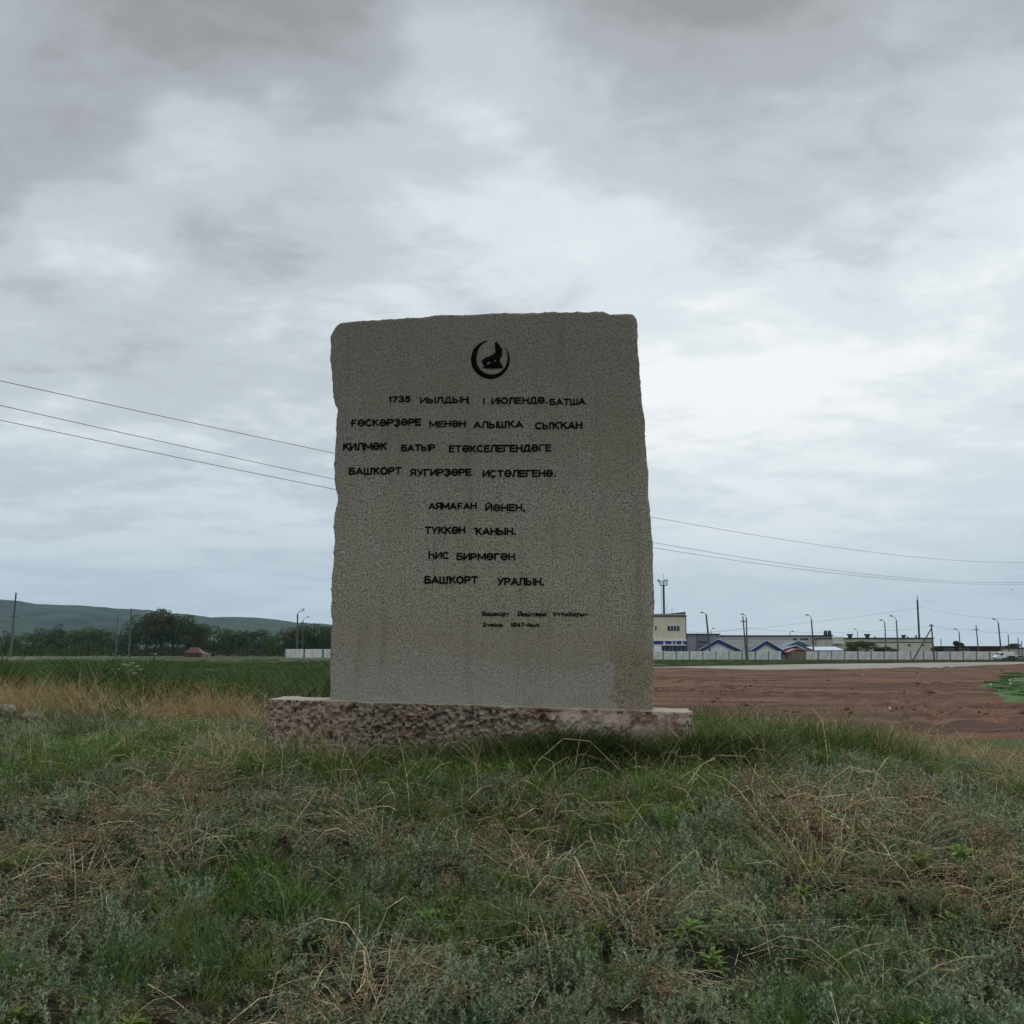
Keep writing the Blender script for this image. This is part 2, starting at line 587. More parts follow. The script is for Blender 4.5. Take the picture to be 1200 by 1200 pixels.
left_px = [(398.5, 377.3), (392, 383), (387.5, 392), (386.5, 413), (389.6, 451), (391, 469), (395, 480), (394, 500), (392.5, 525), (391, 548),
           (392.5, 565), (396, 587), (391.7, 601), (391, 615), (392, 633), (390, 654), (388, 692), (388, 727), (387, 770), (386.5, 818), (386.5, 840)]
right_px = [(742.5, 366), (746.8, 375), (745.8, 396), (748.7, 430), (751.5, 465), (755, 490), (756, 518), (758.5, 546), (759.6, 575), (761.5, 605),
            (763.8, 633), (765.3, 675), (766, 710), (765.6, 750), (765.5, 780), (765, 831), (765, 850)]
top_px = [(398.5, 377.3), (440, 374.5), (485, 371.7), (517, 369), (555, 367.5), (594, 366), (650, 365.4), (690, 365.6), (706, 364.6), (715, 368),
          (724, 367), (742.5, 366)]
Lc = np.array([face(*p) for p in left_px])[::-1]
Rc = np.array([face(*p) for p in right_px])[::-1]
Tc = np.array([face(*p) for p in top_px])
z_bot = min(Lc[0, 1], Rc[0, 1]) - 0.02
SW, SH, ST = 2.74, Tc[:, 1].mean() - z_bot, 0.30


def rough_block(Wd, Hh, Dp, step, rfun, disp, faces='xyz'):
    """a closed block (x 0..W, y 0..D, z 0..H) whose corners are chipped round and whose skin is displaced"""
    n_ = [max(2, int(round(q / step))) for q in (Wd, Dp, Hh)]
    dims = (Wd, Dp, Hh)
    Vs, Fs, base_i = [], [], 0
    for axis in range(3):
        u, v2 = [k for k in range(3) if k != axis]
        for sgn in (0, 1):
            gu, gv = np.meshgrid(np.linspace(0, dims[u], n_[u] + 1), np.linspace(0, dims[v2], n_[v2] + 1))
            p = np.zeros((gu.size, 3))
            p[:, u] = gu.ravel()
            p[:, v2] = gv.ravel()
            p[:, axis] = dims[axis] * sgn
            id_ = np.arange(gu.size).reshape(gu.shape) + base_i
            q = np.c_[id_[:-1, :-1].ravel(), id_[:-1, 1:].ravel(), id_[1:, 1:].ravel(), id_[1:, :-1].ravel()]
            Vs.append(p)
            Fs.append(q)
            base_i += gu.size
    V = np.concatenate(Vs)
    Fa = np.concatenate(Fs)
    r = rfun(V)[:, None]
    lo = np.minimum(r, np.array(dims) / 2)
    q = np.minimum(np.maximum(V, lo), np.array(dims) - lo)
    dlt = V - q
    ln = np.linalg.norm(dlt, axis=1, keepdims=True)
    nrm = dlt / np.maximum(ln, 1e-9)
    V2 = q + nrm * np.minimum(ln, r)
    V2 = V2 + disp(V, nrm)
    # weld the seams
    key = np.round(V * 2e4).astype(np.int64)
    _, first, inv = np.unique(key, axis=0, return_index=True, return_inverse=True)
    return V2[first], inv.reshape(-1)[Fa], V[first]


def slab_r(V):
    base_r = 0.007 + 0.022 * sstep(0.5, 0.8, fbm(V, 5.0, 11, 3))
    right = sstep(SW - 0.3, SW, V[:, 0])
    low = 1 - sstep(0.5, 1.0, V[:, 2])
    top = sstep(SH - 0.15, SH, V[:, 2])
    return base_r + right * (0.045 * fbm(V, 4, 5, 3)) * (1 - 0.3 * low) + top * 0.012 * fbm(V, 6, 8, 3)


def slab_disp(V, nrm):
    side = 1 - np.abs(nrm[:, 1])
    front = (nrm[:, 1] < -0.5)
    a_ = (fbm(V, 9, 41, 5, 0.6) - 0.5)
    b_ = (fbm(V, 30, 43, 3, 0.6) - 0.5)
    # the right hand arris and the sides are broken stone, the face is dressed
    am = 0.022 * side + 0.0026
    d = a_ * am * 1.3 + b_ * (0.02 * side + 0.002)
    pit = sstep(0.70, 0.80, vn(V, 62, 77)) * 0.0035 * front
    patch_ = front * sstep(SW - 0.34, SW - 0.29, V[:, 0] + 0.06 * (vn(V, 9, 2) - .5)) * (1 - sstep(0.50, 0.62, V[:, 2])) * (fbm(V, 22, 91, 3) - 0.35) * 0.022
    return nrm * (d - pit - patch_ * 0.6)[:, None]


V2, Fa, V0 = rough_block(SW, SH, ST, 0.0135, slab_r, slab_disp)
# bend the block to the outline the quarry gave it
u_ = V2[:, 0] / SW
wz = V2[:, 2] / SH
topz = np.interp(Tc[0, 0] + (Tc[-1, 0] - Tc[0, 0]) * np.clip(u_, 0, 1), Tc[:, 0], Tc[:, 1])
zz = z_bot + (topz - z_bot) * wz
xl = np.interp(zz, Lc[:, 1], Lc[:, 0])
xr_ = np.interp(zz, Rc[:, 1], Rc[:, 0])
Vs_ = np.c_[xl + (xr_ - xl) * u_, V2[:, 1], zz]

m = bpy.data.materials.new("speckled grey granite")
m.use_nodes = True
t = NT(m.node_tree)
b = m.node_tree.nodes['Principled BSDF']
oc = t.n('ShaderNodeTexCoord').outputs['Object']
so = t.n('ShaderNodeSeparateXYZ', {0: oc})
f1 = t.noise(oc, 66, 4, 0.72)
f2 = t.noise(oc, 2.2, 5, 0.6)
f3 = t.noise(oc, 5.0, 4, 0.6)
f4 = t.noise(oc, 150, 2, 0.5)
c = t.mix(t.ramp(f1, 0.38, 0.62), (0.160, 0.141, 0.110), (0.475, 0.427, 0.352))
c = t.mix(t.ramp(f4, 0.60, 0.72, 0, 0.55), c, (0.56, 0.51, 0.41))
c = t.mix(t.ramp(f2, 0.40, 0.66, 0, 0.30), c, (0.29, 0.295, 0.18))
c = t.mix(t.ramp(f3, 0.53, 0.72, 0, 0.35), c, (0.36, 0.27, 0.22))
# dark mineral grains and pits
vz = t.n('ShaderNodeTexVoronoi', {'Vector': oc, 'Scale': 74.0, 'Randomness': 1.0})
gate = t.ramp(t.noise(oc, 30, 3, 0.5), 0.47, 0.55)
spk = t.math('MULTIPLY', t.ramp(vz.outputs['Distance'], 0.36, 0.24), gate)
c = t.mix(t.math('MULTIPLY', spk, 0.92), c, (0.02, 0.019, 0.016))
vz2 = t.n('ShaderNodeTexVoronoi', {'Vector': oc, 'Scale': 24.0})
spk2 = t.math('MULTIPLY', t.ramp(vz2.outputs['Distance'], 0.17, 0.11), t.ramp(t.noise(oc, 9, 2), 0.5, 0.56))
c = t.mix(t.math('MULTIPLY', spk2, 0.7), c, (0.03, 0.028, 0.024))
# colour darker towards the top, washed cement grey at the foot, rust brown tide line between
zt = t.math('ADD', so.outputs[2], t.math('MULTIPLY', t.math('SUBTRACT', f2, 0.5), 1.6))
c = t.mix(t.ramp(zt, 1.3, 3.3, 0, 0.50), c, (0.125, 0.113, 0.086))
vst = t.noise(t.n('ShaderNodeMapping', {'Vector': oc, 'Scale': (7, 7, 0.7)}).outputs[0], 1.0, 4, 0.6)
c = t.mix(t.ramp(vst, 0.52, 0.74, 0, 0.5), c, (0.14, 0.13, 0.105))
zb = t.math('ADD', so.outputs[2], t.math('ADD', t.math('MULTIPLY', t.math('SUBTRACT', f3, 0.5), 0.34), t.math('MULTIPLY', t.math('SUBTRACT', f2, 0.5), 0.8)))
zb = t.math('ADD', zb, t.math('MULTIPLY', so.outputs[0], 0.045))
ZF = face(500, 822)[1]
wash = t.ramp(zb, ZF + 0.66, ZF + 0.12)
c = t.mix(t.math('MULTIPLY', t.math('MULTIPLY', wash, 0.62), t.ramp(f2, 0.3, 0.55, 0.35, 1.0)), c, t.mix(t.ramp(f1, 0.3, 0.7), (0.285, 0.265, 0.23), (0.42, 0.395, 0.345)))
tide = t.math('MULTIPLY', t.ramp(zb, ZF + 0.34, ZF + 0.46), t.ramp(zb, ZF + 0.92, ZF + 0.55))
c = t.mix(t.math('MULTIPLY', tide, 0.36), c, (0.31, 0.245, 0.155))
foot_s = t.math('MULTIPLY', t.ramp(zb, ZF + 0.16, ZF + 0.0), t.ramp(f3, 0.4, 0.6))
c = t.mix(t.math('MULTIPLY', foot_s, 0.5), c, (0.25, 0.21, 0.155))
# a rough mortar repair in the lower right corner
xb = t.math('ADD', so.outputs[0], t.math('ADD', t.math('MULTIPLY', t.math('SUBTRACT', f3, 0.5), 0.42), t.math('MULTIPLY', t.math('SUBTRACT', t.noise(oc, 16, 4, 0.6), 0.5), 0.14)))
rp = t.math('MULTIPLY', t.ramp(xb, 2.42, 2.47), t.ramp(t.math('ADD', zb, t.math('MULTIPLY', t.math('SUBTRACT', xb, 2.4), 0.5)), ZF + 0.78, ZF + 0.6))
c = t.mix(t.math('MULTIPLY', rp, 0.8), c, t.mix(t.ramp(f1, 0.4, 0.62), (0.17, 0.125, 0.08), (0.36, 0.30, 0.21)))
t.set(b, 'Base Color', c)
t.set(b, 'Roughness', 0.86)
t.set(b, 'Specular IOR Level', 0.25)
hgt = t.math('SUBTRACT', t.math('ADD', f1, t.math('MULTIPLY', f4, 0.4)), t.math('MULTIPLY', spk, 0.8))
t.set(b, 'Normal', t.n('ShaderNodeBump', {'Height': hgt, 'Strength': 0.35, 'Distance': 0.006}).outputs[0])
M_GRAN = m

stele = empty("memorial_stele", ORG, "tall rough edged grey granite slab with black inscription and crescent emblem", "monument", rz=RZ)
mesh_np("slab", Vs_, Fa, M_GRAN, stele, smooth=True)

# --- inscription: black painted capitals cut into the face, one mesh for each word
M_INK = mat("worn black paint", (0.003, 0.003, 0.003), (0.012, 0.011, 0.010), 0.95, 40, spec=0.02)


def flat_curve_mesh(cu):
    ob = bpy.data.objects.new("tmp", cu)
    COL.objects.link(ob)
    bpy.context.view_layer.update()
    dg = bpy.context.evaluated_depsgraph_get()
    me = bpy.data.meshes.new_from_object(ob.evaluated_get(dg))
    COL.objects.unlink(ob)
    bpy.data.objects.remove(ob)
    return me


# the letters are cut with a flat brush: every glyph is a set of strokes in a box one unit high
def arc_(cx, cy, rx, ry, a0, a1, n=12):
    return [(cx + rx * math.cos(R(a0 + (a1 - a0) * k / n)), cy + ry * math.sin(R(a0 + (a1 - a0) * k / n))) for k in range(n + 1)]


def bowl(w_, y0, y1, n=8):
    """the round of Р, Б, Ь: out from the stem and back"""
    ry = (y1 - y0) / 2
    return [(0, y0), (w_ - ry, y0)] + arc_(w_ - ry, y0 + ry, ry, ry, -90, 90, n) + [(0, y1)]


_C = arc_(0.38, 0.5, 0.38, 0.5, 48, 312, 16)
_O = arc_(0.41, 0.5, 0.41, 0.5, 0, 360, 22)
_SCH = [[(0.0, 0.5), (0.78, 0.5)], arc_(0.39, 0.5, 0.39, 0.5, 145, -180, 18)]
_tail = lambda x_: [(x_, 0), (x_ + 0.13, 0), (x_ + 0.11, -0.2)]
GL = {
    'А': (0.84, [[(0, 0), (0.42, 1), (0.84, 0)], [(0.16, 0.28), (0.68, 0.28)]]),
    'Б': (0.68, [[(0.62, 1), (0, 1), (0, 0)], bowl(0.68, 0, 0.56)]),
    'Г': (0.58, [[(0, 0), (0, 1), (0.58, 1)]]),
    'Ғ': (0.68, [[(0.1, 0), (0.1, 1), (0.68, 1)], [(-0.06, 0.5), (0.5, 0.5)]]),
    'Д': (0.86, [[(0, -0.18), (0, 0), (0.86, 0), (0.86, -0.18)], [(0.12, 0), (0.3, 1), (0.72, 1), (0.72, 0)]]),
    'Е': (0.6, [[(0.6, 1), (0, 1), (0, 0), (0.6, 0)], [(0, 0.52), (0.54, 0.52)]]),
    'Ә': (0.80, _SCH),
    'И': (0.72, [[(0, 1), (0, 0), (0.72, 1), (0.72, 0)]]),
    'Й': (0.72, [[(0, 1), (0, 0), (0.72, 1), (0.72, 0)], [(0.2, 1.28), (0.36, 1.2), (0.52, 1.28)]]),
    'К': (0.68, [[(0, 0), (0, 1)], [(0, 0.46), (0.64, 1)], [(0.2, 0.6), (0.68, 0)]]),
    'Ҡ': (0.86, [[(-0.08, 1), (0.2, 1)], [(0.2, 0), (0.2, 1)], [(0.2, 0.46), (0.8, 1)], [(0.38, 0.6), (0.86, 0)]]),
    'Л': (0.72, [[(0, 0), (0.08, 0.06), (0.2, 1), (0.72, 1), (0.72, 0)]]),
    'М': (0.92, [[(0, 0), (0, 1), (0.46, 0.22), (0.92, 1), (0.92, 0)]]),
    'Н': (0.70, [[(0, 0), (0, 1)], [(0.7, 0), (0.7, 1)], [(0, 0.52), (0.7, 0.52)]]),
    'Ң': (0.80, [[(0, 0), (0, 1)], [(0.7, 0), (0.7, 1)], [(0, 0.52), (0.7, 0.52)], _tail(0.7)]),
    'О': (0.82, [_O]),
    'Ө': (0.82, [_O, [(0.06, 0.5), (0.76, 0.5)]]),
    'Р': (0.66, [[(0, 0), (0, 1)], bowl(0.66, 0.44, 1)]),
    'С': (0.72, [_C]),
    'Ҫ': (0.72, [_C, [(0.40, 0), (0.46, -0.14), (0.34, -0.26)]]),
    'Ҙ': (0.66, [arc_(0.30, 0.76, 0.32, 0.24, 150, -80, 10), arc_(0.30, 0.26, 0.36, 0.26, 90, -150, 12), [(0.32, 0), (0.38, -0.14), (0.26, -0.26)]]),
    'Т': (0.72, [[(0, 1), (0.72, 1)], [(0.36, 1), (0.36, 0)]]),
    'У': (0.74, [[(0, 1), (0.4, 0.34)], [(0.74, 1), (0.34, 0.12), (0.14, 0)]]),
    'Ү': (0.74, [[(0, 1), (0.37, 0.45), (0.74, 1)], [(0.37, 0.45), (0.37, 0)]]),
    'Ш': (0.96, [[(0, 1), (0, 0), (0.96, 0), (0.96, 1)], [(0.48, 0), (0.48, 1)]]),
    'Ы': (0.96, [[(0, 1), (0, 0)], bowl(0.58, 0, 0.56), [(0.96, 0), (0.96, 1)]]),
    'Ь': (0.62, [[(0, 1), (0, 0)], bowl(0.62, 0, 0.56)]),
    'Ю': (1.10, [[(0, 0), (0, 1)], [(0, 0.5), (0.34, 0.5)], arc_(0.72, 0.5, 0.38, 0.5, 0, 360, 20)]),
    'Я': (0.68, [[(0.68, 0), (0.68, 1)], [(0.68 - a, b) for a, b in bowl(0.68, 0.42, 1)], [(0.3, 0.42), (0, 0)]]),
    'Һ': (0.62, [[(0, 0), (0, 1.22)], [(0, 0.5), (0.12, 0.62), (0.36, 0.68), (0.56, 0.6), (0.62, 0.42), (0.62, 0)]]),
    'I': (0.02, [[(0, 0), (0.02, 1)]]),
    '1': (0.16, [[(0.0, 0.78), (0.16, 1), (0.16, 0)]]),
    '7': (0.60, [[(0, 1), (0.6, 1), (0.2, 0)]]),
    '3': (0.60, [arc_(0.28, 0.76, 0.28, 0.24, 150, -80, 10), arc_(0.28, 0.26, 0.32, 0.26, 90, -150, 12)]),
    '5': (0.60, [[(0.54, 1), (0.1, 1), (0.04, 0.56)], arc_(0.26, 0.32, 0.34, 0.32, 120, -145, 14)]),
    '2': (0.60, [arc_(0.3, 0.7, 0.3, 0.3, 160, -30, 10) + [(0, 0), (0.62, 0)]]),
    '9': (0.62, [arc_(0.31, 0.68, 0.3, 0.32, 0, 360, 16), [(0.61, 0.66), (0.5, 0.2), (0.2, 0)]]),
    '4': (0.62, [[(0.46, 0), (0.46, 1), (0, 0.3), (0.62, 0.3)]]),
    '.': (0.10, [[(0.02, 0.03), (0.08, 0.03)]]),
    ',': (0.12, [[(0.08, 0.05), (0.02, -0.2)]]),
    '-': (0.36, [[(0, 0.42), (0.36, 0.42)]]),
    ':': (0.06, [[(0.03, 0.06), (0.04, 0.06)], [(0.03, 0.5), (0.04, 0.5)]]),
    'а': (0.5, [arc_(0.24, 0.34, 0.24, 0.34, 0, 360, 14), [(0.5, 0.68), (0.5, 0)]]),
    'р': (0.5, [[(0, 0.68), (0, -0.3)], arc_(0.26, 0.34, 0.26, 0.34, 0, 360, 14)]),
    'у': (0.5, [[(0, 0.68), (0.26, 0.1)], [(0.5, 0.68), (0.1, -0.3)]]),
    'б': (0.5, [arc_(0.25, 0.3, 0.25, 0.3, 0, 360, 14), [(0.0, 0.34), (0.08, 0.8), (0.46, 1)]]),
}
for lo_, up_ in zip('шкотийәыюньл', 'ШКОТИЙӘЫЮНЬЛ'):
    wv, st_ = GL[up_]
    GL[lo_] = (wv * 0.76, [[(x_ * 0.76, y_ * 0.68) for x_, y_ in s_] for s_ in st_])


def word(text, x0, x1, y0, y1, weight=0.21, slope=0.0):
    A_, B_, C_ = face(x0, y1), face(x1, y1), face(x0, y0)
    cap = C_[1] - A_[1]
    gap = 0.27
    total = sum(GL[ch][0] for ch in text) + gap * (len(text) - 1)
    th = weight * cap
    wide = (B_[0] - A_[0]) - th
    sx = wide / total if total > 0.1 else cap
    X0, Z0_ = A_[0] + th / 2, A_[1] + th / 2
    hcap = cap - th
    mb = MB()
    x_ = 0
    lay = 0
    r2 = random.Random(text)
    for ch in text:
        wd, strokes = GL[ch]
        jz, js = r2.uniform(-0.03, 0.03), r2.uniform(-0.03, 0.03)
        for s_ in strokes:
            pts = [(X0 + (x_ + a + js * b) * sx, Z0_ + (b + jz) * hcap - slope * (x_ * sx)) for a, b in s_]
            h = th / 2 * r2.uniform(0.9, 1.08)
            for i, (p, q) in enumerate(zip(pts[:-1], pts[1:])):
                d = Vector((q[0] - p[0], q[1] - p[1]))
                if d.length < 1e-6:
                    continue
                d.normalize()
                e_ = 0.85 * h
                n_ = Vector((-d.y, d.x)) * h
                a0 = (p[0] - d.x * e_, p[1] - d.y * e_)
                b0 = (q[0] + d.x * e_, q[1] + d.y * e_)
                lay += 1
                yf = -0.0040 - 0.00006 * (lay % 23)
                ring = [(a0[0] + n_.x, a0[1] + n_.y), (b0[0] + n_.x, b0[1] + n_.y), (b0[0] - n_.x, b0[1] - n_.y), (a0[0] - n_.x, a0[1] - n_.y)]
                mb.prism(ring, yf, 0.006)
        x_ += wd + gap
    o = mb.build("inscription_word", M_INK, stele)
    return o


SL = 0.012
for a in [("1735", 455.5, 481.2, 464.3, 471.8), ("ИЫЛДЫҢ", 492.5, 549.5, 465.5, 473), ("I", 566.2, 568.2, 466.3, 474), ("ИЮЛЕНДӘ.", 575.7, 642, 466, 474),
          ("БАТША", 644, 686, 467.5, 475), ("ҒӨСКӘРҘӘРЕ", 411, 493.4, 491.7, 500), ("МЕНӘН", 503, 546, 493, 501), ("АЛЫШҠА", 555, 612.8, 494, 502),
          ("СЫҠҠАН", 627, 682.5, 495, 503.5), ("КИЛМӘК", 402, 453.5, 519, 528), ("БАТЫР", 470, 510, 521, 529), ("ЕТӘКСЕЛЕГЕНДӘГЕ", 526, 646, 522, 530.5),
          ("БАШҠОРТ", 408.8, 470.7, 548, 556.5), ("ЯУГИРҘӘРЕ", 480.5, 552.5, 549.5, 558), ("ИҪТӘЛЕГЕНӘ.", 565.5, 651.5, 551, 559.5),
          ("АЯМАҒАН", 502, 558.7, 589, 597), ("ЙӘНЕН,", 568.8, 615.7, 590.7, 599), ("ТҮККӘН", 497.5, 545.3, 617, 625.7), ("ҠАНЫН.", 555.7, 604.5, 618.5, 627),
          ("ҺИС", 502, 526.5, 646.5, 655), ("БИРМӘГӘН", 535, 603.7, 648, 656.5), ("БАШҠОРТ", 497.5, 560, 675, 684), ("УРАЛЫН.", 582.5, 637.5, 677, 686)]:
    word(*a, slope=SL)
for a in [("Башкорт", 565, 597, 716.5, 722), ("Йиштәра", 607, 640, 717, 722.4), ("Уттибаты:-", 647.5, 690, 717, 722.4),
          ("2-июнь", 565.6, 589.4, 729.5, 734.5), ("1947-йыл.", 598.7, 633.5, 729.7, 734.8)]:
    word(*a, weight=0.20, slope=0.0)


def poly_mesh(name, loops):
    cu = bpy.data.curves.new("emblem", 'CURVE')
    cu.dimensions = '2D'
    cu.fill_mode = 'BOTH'
    cu.extrude = 0.0045
    for lp in loops:
        spn = cu.splines.new('POLY')
        spn.points.add(len(lp) - 1)
        for i, (a_, b_) in enumerate(lp):
            x_, z_ = face(540 + a_ / 15.0, 390 + b_ / 15.0)
            spn.points[i].co = (x_, z_, 0, 1)
        spn.use_cyclic_u = True
    me = flat_curve_mesh(cu)
    me.transform(Matrix.Rotation(R(90), 4, 'X'))
    me.materials.clear()
    me.materials.append(M_INK)
    me.name = name
    o = bpy.data.objects.new(name, me)
    COL.objects.link(o)
    o.parent = stele
    return o


outer, inner = [], []
A0, A1 = -R(262), R(38)                 # the ring is open at the top
for k in range(61):
    s_ = k / 60
    an = A1 + (A0 - A1) * s_
    tp = min(1, s_ / 0.16, (1 - s_) / 0.22) ** 0.8
    ox, oy = 520 + 340 * math.cos(an), 470 - 338 * math.sin(an)
    ix, iy = 545 + 272 * math.cos(an), 462 - 272 * math.sin(an)
    outer.append((ox, oy))
    inner.append((ox + (ix - ox) * (0.1 + 0.9 * tp), oy + (iy - oy) * (0.1 + 0.9 * tp)))
emblem = poly_mesh("emblem_crescent", [outer + inner[::-1]])
poly_mesh("emblem_wolf", [[(630, 155), (662, 200), (702, 250), (724, 292), (720, 360), (716, 425), (692, 440), (685, 492), (703, 540), (732, 570), (738, 622), (600, 628),
                           (430, 628), (385, 602), (432, 588), (395, 562), (368, 527), (375, 487), (410, 450), (460, 430), (530, 402), (580, 370), (612, 340),
                           (602, 270), (600, 180)],
                          [(452, 560), (480, 505), (530, 512), (498, 552)], [(575, 508), (600, 462), (632, 505)]])

# --- the footing: cast block with its skin broken away
BOFF = 0.11
bt0, bt1 = face(308, 818.8, BOFF), face(813.5, 834.5, BOFF)
bb0 = face(310, 884, BOFF)
BW, BH, BD = bt1[0] - bt0[0], 0.62, 0.50


def base_mask(V):
    u = V[:, 0] / BW
    h = V[:, 2] / BH
    n = fbm(V, 2.4, 19, 3) - 0.5
    skin_right = sstep(0.52, 0.80, u + n * 0.6) * sstep(0.30, 0.55, h + n * 0.6) * (1 - 0.6 * sstep(0.93, 1.0, u))
    skin_left = 0.55 * (1 - sstep(0.10, 0.26, u + n * 0.2)) * sstep(0.2, 0.4, h)
    return np.clip(1 - skin_right - skin_left, 0, 1)


def base_r(V):
    u = V[:, 0] / BW
    return 0.012 + 0.035 * sstep(0.55, 0.7, vn(V, 9, 71)) + 0.055 * fbm(V, 6, 23, 3) * (1 - 0.55 * sstep(0.8, 1.0, V[:, 2] / BH)) + 0.05 * (1 - sstep(0, 0.04, u))


def base_disp(V, nrm):
    mk = base_mask(V)
    top = nrm[:, 2] > 0.8
    rid = np.abs(fbm(V, 20, 29, 4, 0.68) - 0.5) * 2
    d = (fbm(V, 4, 25, 3) - 0.6) * 0.022 * mk - (1 - rid) ** 5 * 0.026 * mk + (fbm(V, 48, 33, 2, 0.6) - 0.5) * (0.003 + 0.020 * mk) - sstep(0.62, 0.68, vn(V, 30, 63)) * 0.04 * (0.12 + mk)
    hole = sstep(0.66, 0.74, fbm(V, 10, 39, 3)) * 0.05 * (0.3 + 0.7 * mk)
    rim = sstep(0.82, 0.97, V[:, 2] / BH) * sstep(0.50, 0.58, vn(V, 7, 57)) * 0.035 * sstep(0.42, 0.6, V[:, 0] / BW)
    d = np.where(top, (fbm(V, 8, 45, 4) - 0.5) * 0.02, d - hole - rim)
    return nrm * d[:, None]


V2, Fa, V0 = rough_block(BW, BH, BD, 0.0080, base_r, base_disp)
tz = bt0[1] + (bt1[1] - bt0[1]) * (V2[:, 0] / BW)
Vb = np.c_[bt0[0] + V2[:, 0], V2[:, 1] - BOFF, V2[:, 2] - BH + tz]

m = bpy.data.materials.new("pink weathered concrete")
m.use_nodes = True
t = NT(m.node_tree)
b = m.node_tree.nodes['Principled BSDF']
oc = t.n('ShaderNodeTexCoord').outputs['Object']
so = t.n('ShaderNodeSeparateXYZ', {0: oc})
h1 = t.noise(oc, 22, 5, 0.7)
h2 = t.noise(oc, 2.0, 4, 0.6)
h3 = t.noise(oc, 70, 3, 0.6)
stn = t.mix(t.ramp(h1, 0.38, 0.64), (0.15, 0.108, 0.082), (0.43, 0.335, 0.265))
stn = t.mix(t.ramp(h3, 0.58, 0.72, 0, 0.6), stn, (0.42, 0.35, 0.31))
stn = t.mix(t.ramp(h3, 0.42, 0.30, 0, 0.7), stn, (0.035, 0.027, 0.022))
cst = t.mix(t.ramp(h1, 0.3, 0.7), (0.36, 0.265, 0.215), (0.54, 0.42, 0.345))
xr2 = t.math('ADD', so.outputs[0], t.math('ADD', t.math('MULTIPLY', t.math('SUBTRACT', h2, 0.5), 1.6), t.math('MULTIPLY', t.math('SUBTRACT', h1, 0.5), 1.4)))
skin = t.math('MULTIPLY', t.ramp(xr2, 1.25, 2.1), t.ramp(t.math('ADD', so.outputs[2], t.math('MULTIPLY', t.math('SUBTRACT', h1, 0.5), 0.35)), bt1[1] - 0.40, bt1[1] - 0.26))
lsk = t.math('MULTIPLY', t.ramp(t.math('ADD', so.outputs[0], t.math('MULTIPLY', t.math('SUBTRACT', h2, 0.5), 1.2)), 0.55, -0.1), t.ramp(h1, 0.42, 0.6))
stn = t.mix(t.math('MULTIPLY', lsk, 0.8), stn, (0.46, 0.31, 0.245))
rst = t.ramp(t.noise(oc, 4.5, 4, 0.65), 0.50, 0.60, 0, 0.85)
cst = t.mix(rst, cst, (0.20, 0.105, 0.07))
c = t.mix(skin, stn, cst)
c = t.mix(t.ramp(h2, 0.52, 0.7, 0, 0.35), c, (0.31, 0.18, 0.125))
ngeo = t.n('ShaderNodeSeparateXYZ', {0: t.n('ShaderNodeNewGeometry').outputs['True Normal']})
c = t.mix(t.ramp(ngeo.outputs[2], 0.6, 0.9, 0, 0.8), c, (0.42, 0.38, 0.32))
t.set(b, 'Base Color', c)
t.set(b, 'Roughness', 0.93)
t.set(b, 'Specular IOR Level', 0.15)
t.set(b, 'Normal', t.n('ShaderNodeBump', {'Height': h1, 'Strength': 0.8, 'Distance': 0.02}).outputs[0])
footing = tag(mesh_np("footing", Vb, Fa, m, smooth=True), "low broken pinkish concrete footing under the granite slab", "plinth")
footing.location = ORG
footing.rotation_euler = (0, 0, RZ)

# ================================================================== THE YARDS AND BUILDINGS BEHIND THE ROAD
M_CONC = mat("fence concrete", (0.80, 0.79, 0.75), (0.62, 0.61, 0.585), 0.9, 0.8, bump=0.3, bscale=4, stretch=(1, 1, 0.4))
M_CONC2 = mat("dark fence post", (0.16, 0.16, 0.155), None, 0.9)
M_BEIGE = mat("beige plaster", (0.72, 0.64, 0.49), (0.62, 0.55, 0.43), 0.85, 0.3)
M_BEIGE2 = mat("pale yellow grey plaster", (0.62, 0.58, 0.46), (0.50, 0.47, 0.38), 0.85, 0.25, stretch=(1, 1, 0.5))
M_WHITE = mat("white paint", (0.82, 0.83, 0.84), (0.70, 0.71, 0.72), 0.6, 0.7)
M_BLUE = mat("deep blue paint", (0.02, 0.06, 0.27), (0.015, 0.045, 0.19), 0.5)
M_NAVY = mat("navy roof sheet", (0.015, 0.05, 0.18), (0.012, 0.03, 0.10), 0.5)
M_TEAL = mat("teal roof sheet", (0.075, 0.16, 0.20), (0.05, 0.11, 0.145), 0.55)
M_LBLUE = mat("pale blue roof sheet", (0.32, 0.42, 0.55), (0.25, 0.33, 0.45), 0.55)
M_RED = mat("faded red sheet", (0.14, 0.050, 0.042), (0.10, 0.04, 0.035), 0.7)
M_PINK = mat("pale red roof sheet", (0.42, 0.20, 0.19), (0.32, 0.15, 0.14), 0.7)
M_BRICK = mat("dark red brick", (0.09, 0.035, 0.03), (0.06, 0.026, 0.022), 0.9, 0.6)
M_DARK = mat("dark roof felt", (0.045, 0.047, 0.052), (0.03, 0.03, 0.034), 0.85)
M_GREYM = mat("grey metal cladding", (0.36, 0.365, 0.39), (0.28, 0.285, 0.31), 0.6, 0.3, stretch=(1, 1, 0.2))
M_GREYD = mat("dark grey metal cladding", (0.19, 0.195, 0.215), (0.15, 0.155, 0.17), 0.6, 0.3)
M_SIDE = mat("pale grey siding", (0.64, 0.63, 0.61), (0.50, 0.495, 0.485), 0.7, 0.12, stretch=(0.5, 1, 3), detail=6)
M_GLASS = mat("dark window glass", (0.02, 0.024, 0.03), None, 0.15, spec=0.5)
M_STEEL = mat("dark steel", (0.055, 0.058, 0.065), None, 0.6, metal=0.2)
M_PCON = mat("pole concrete", (0.12, 0.12, 0.12), (0.085, 0.085, 0.088), 0.9, 0.5)
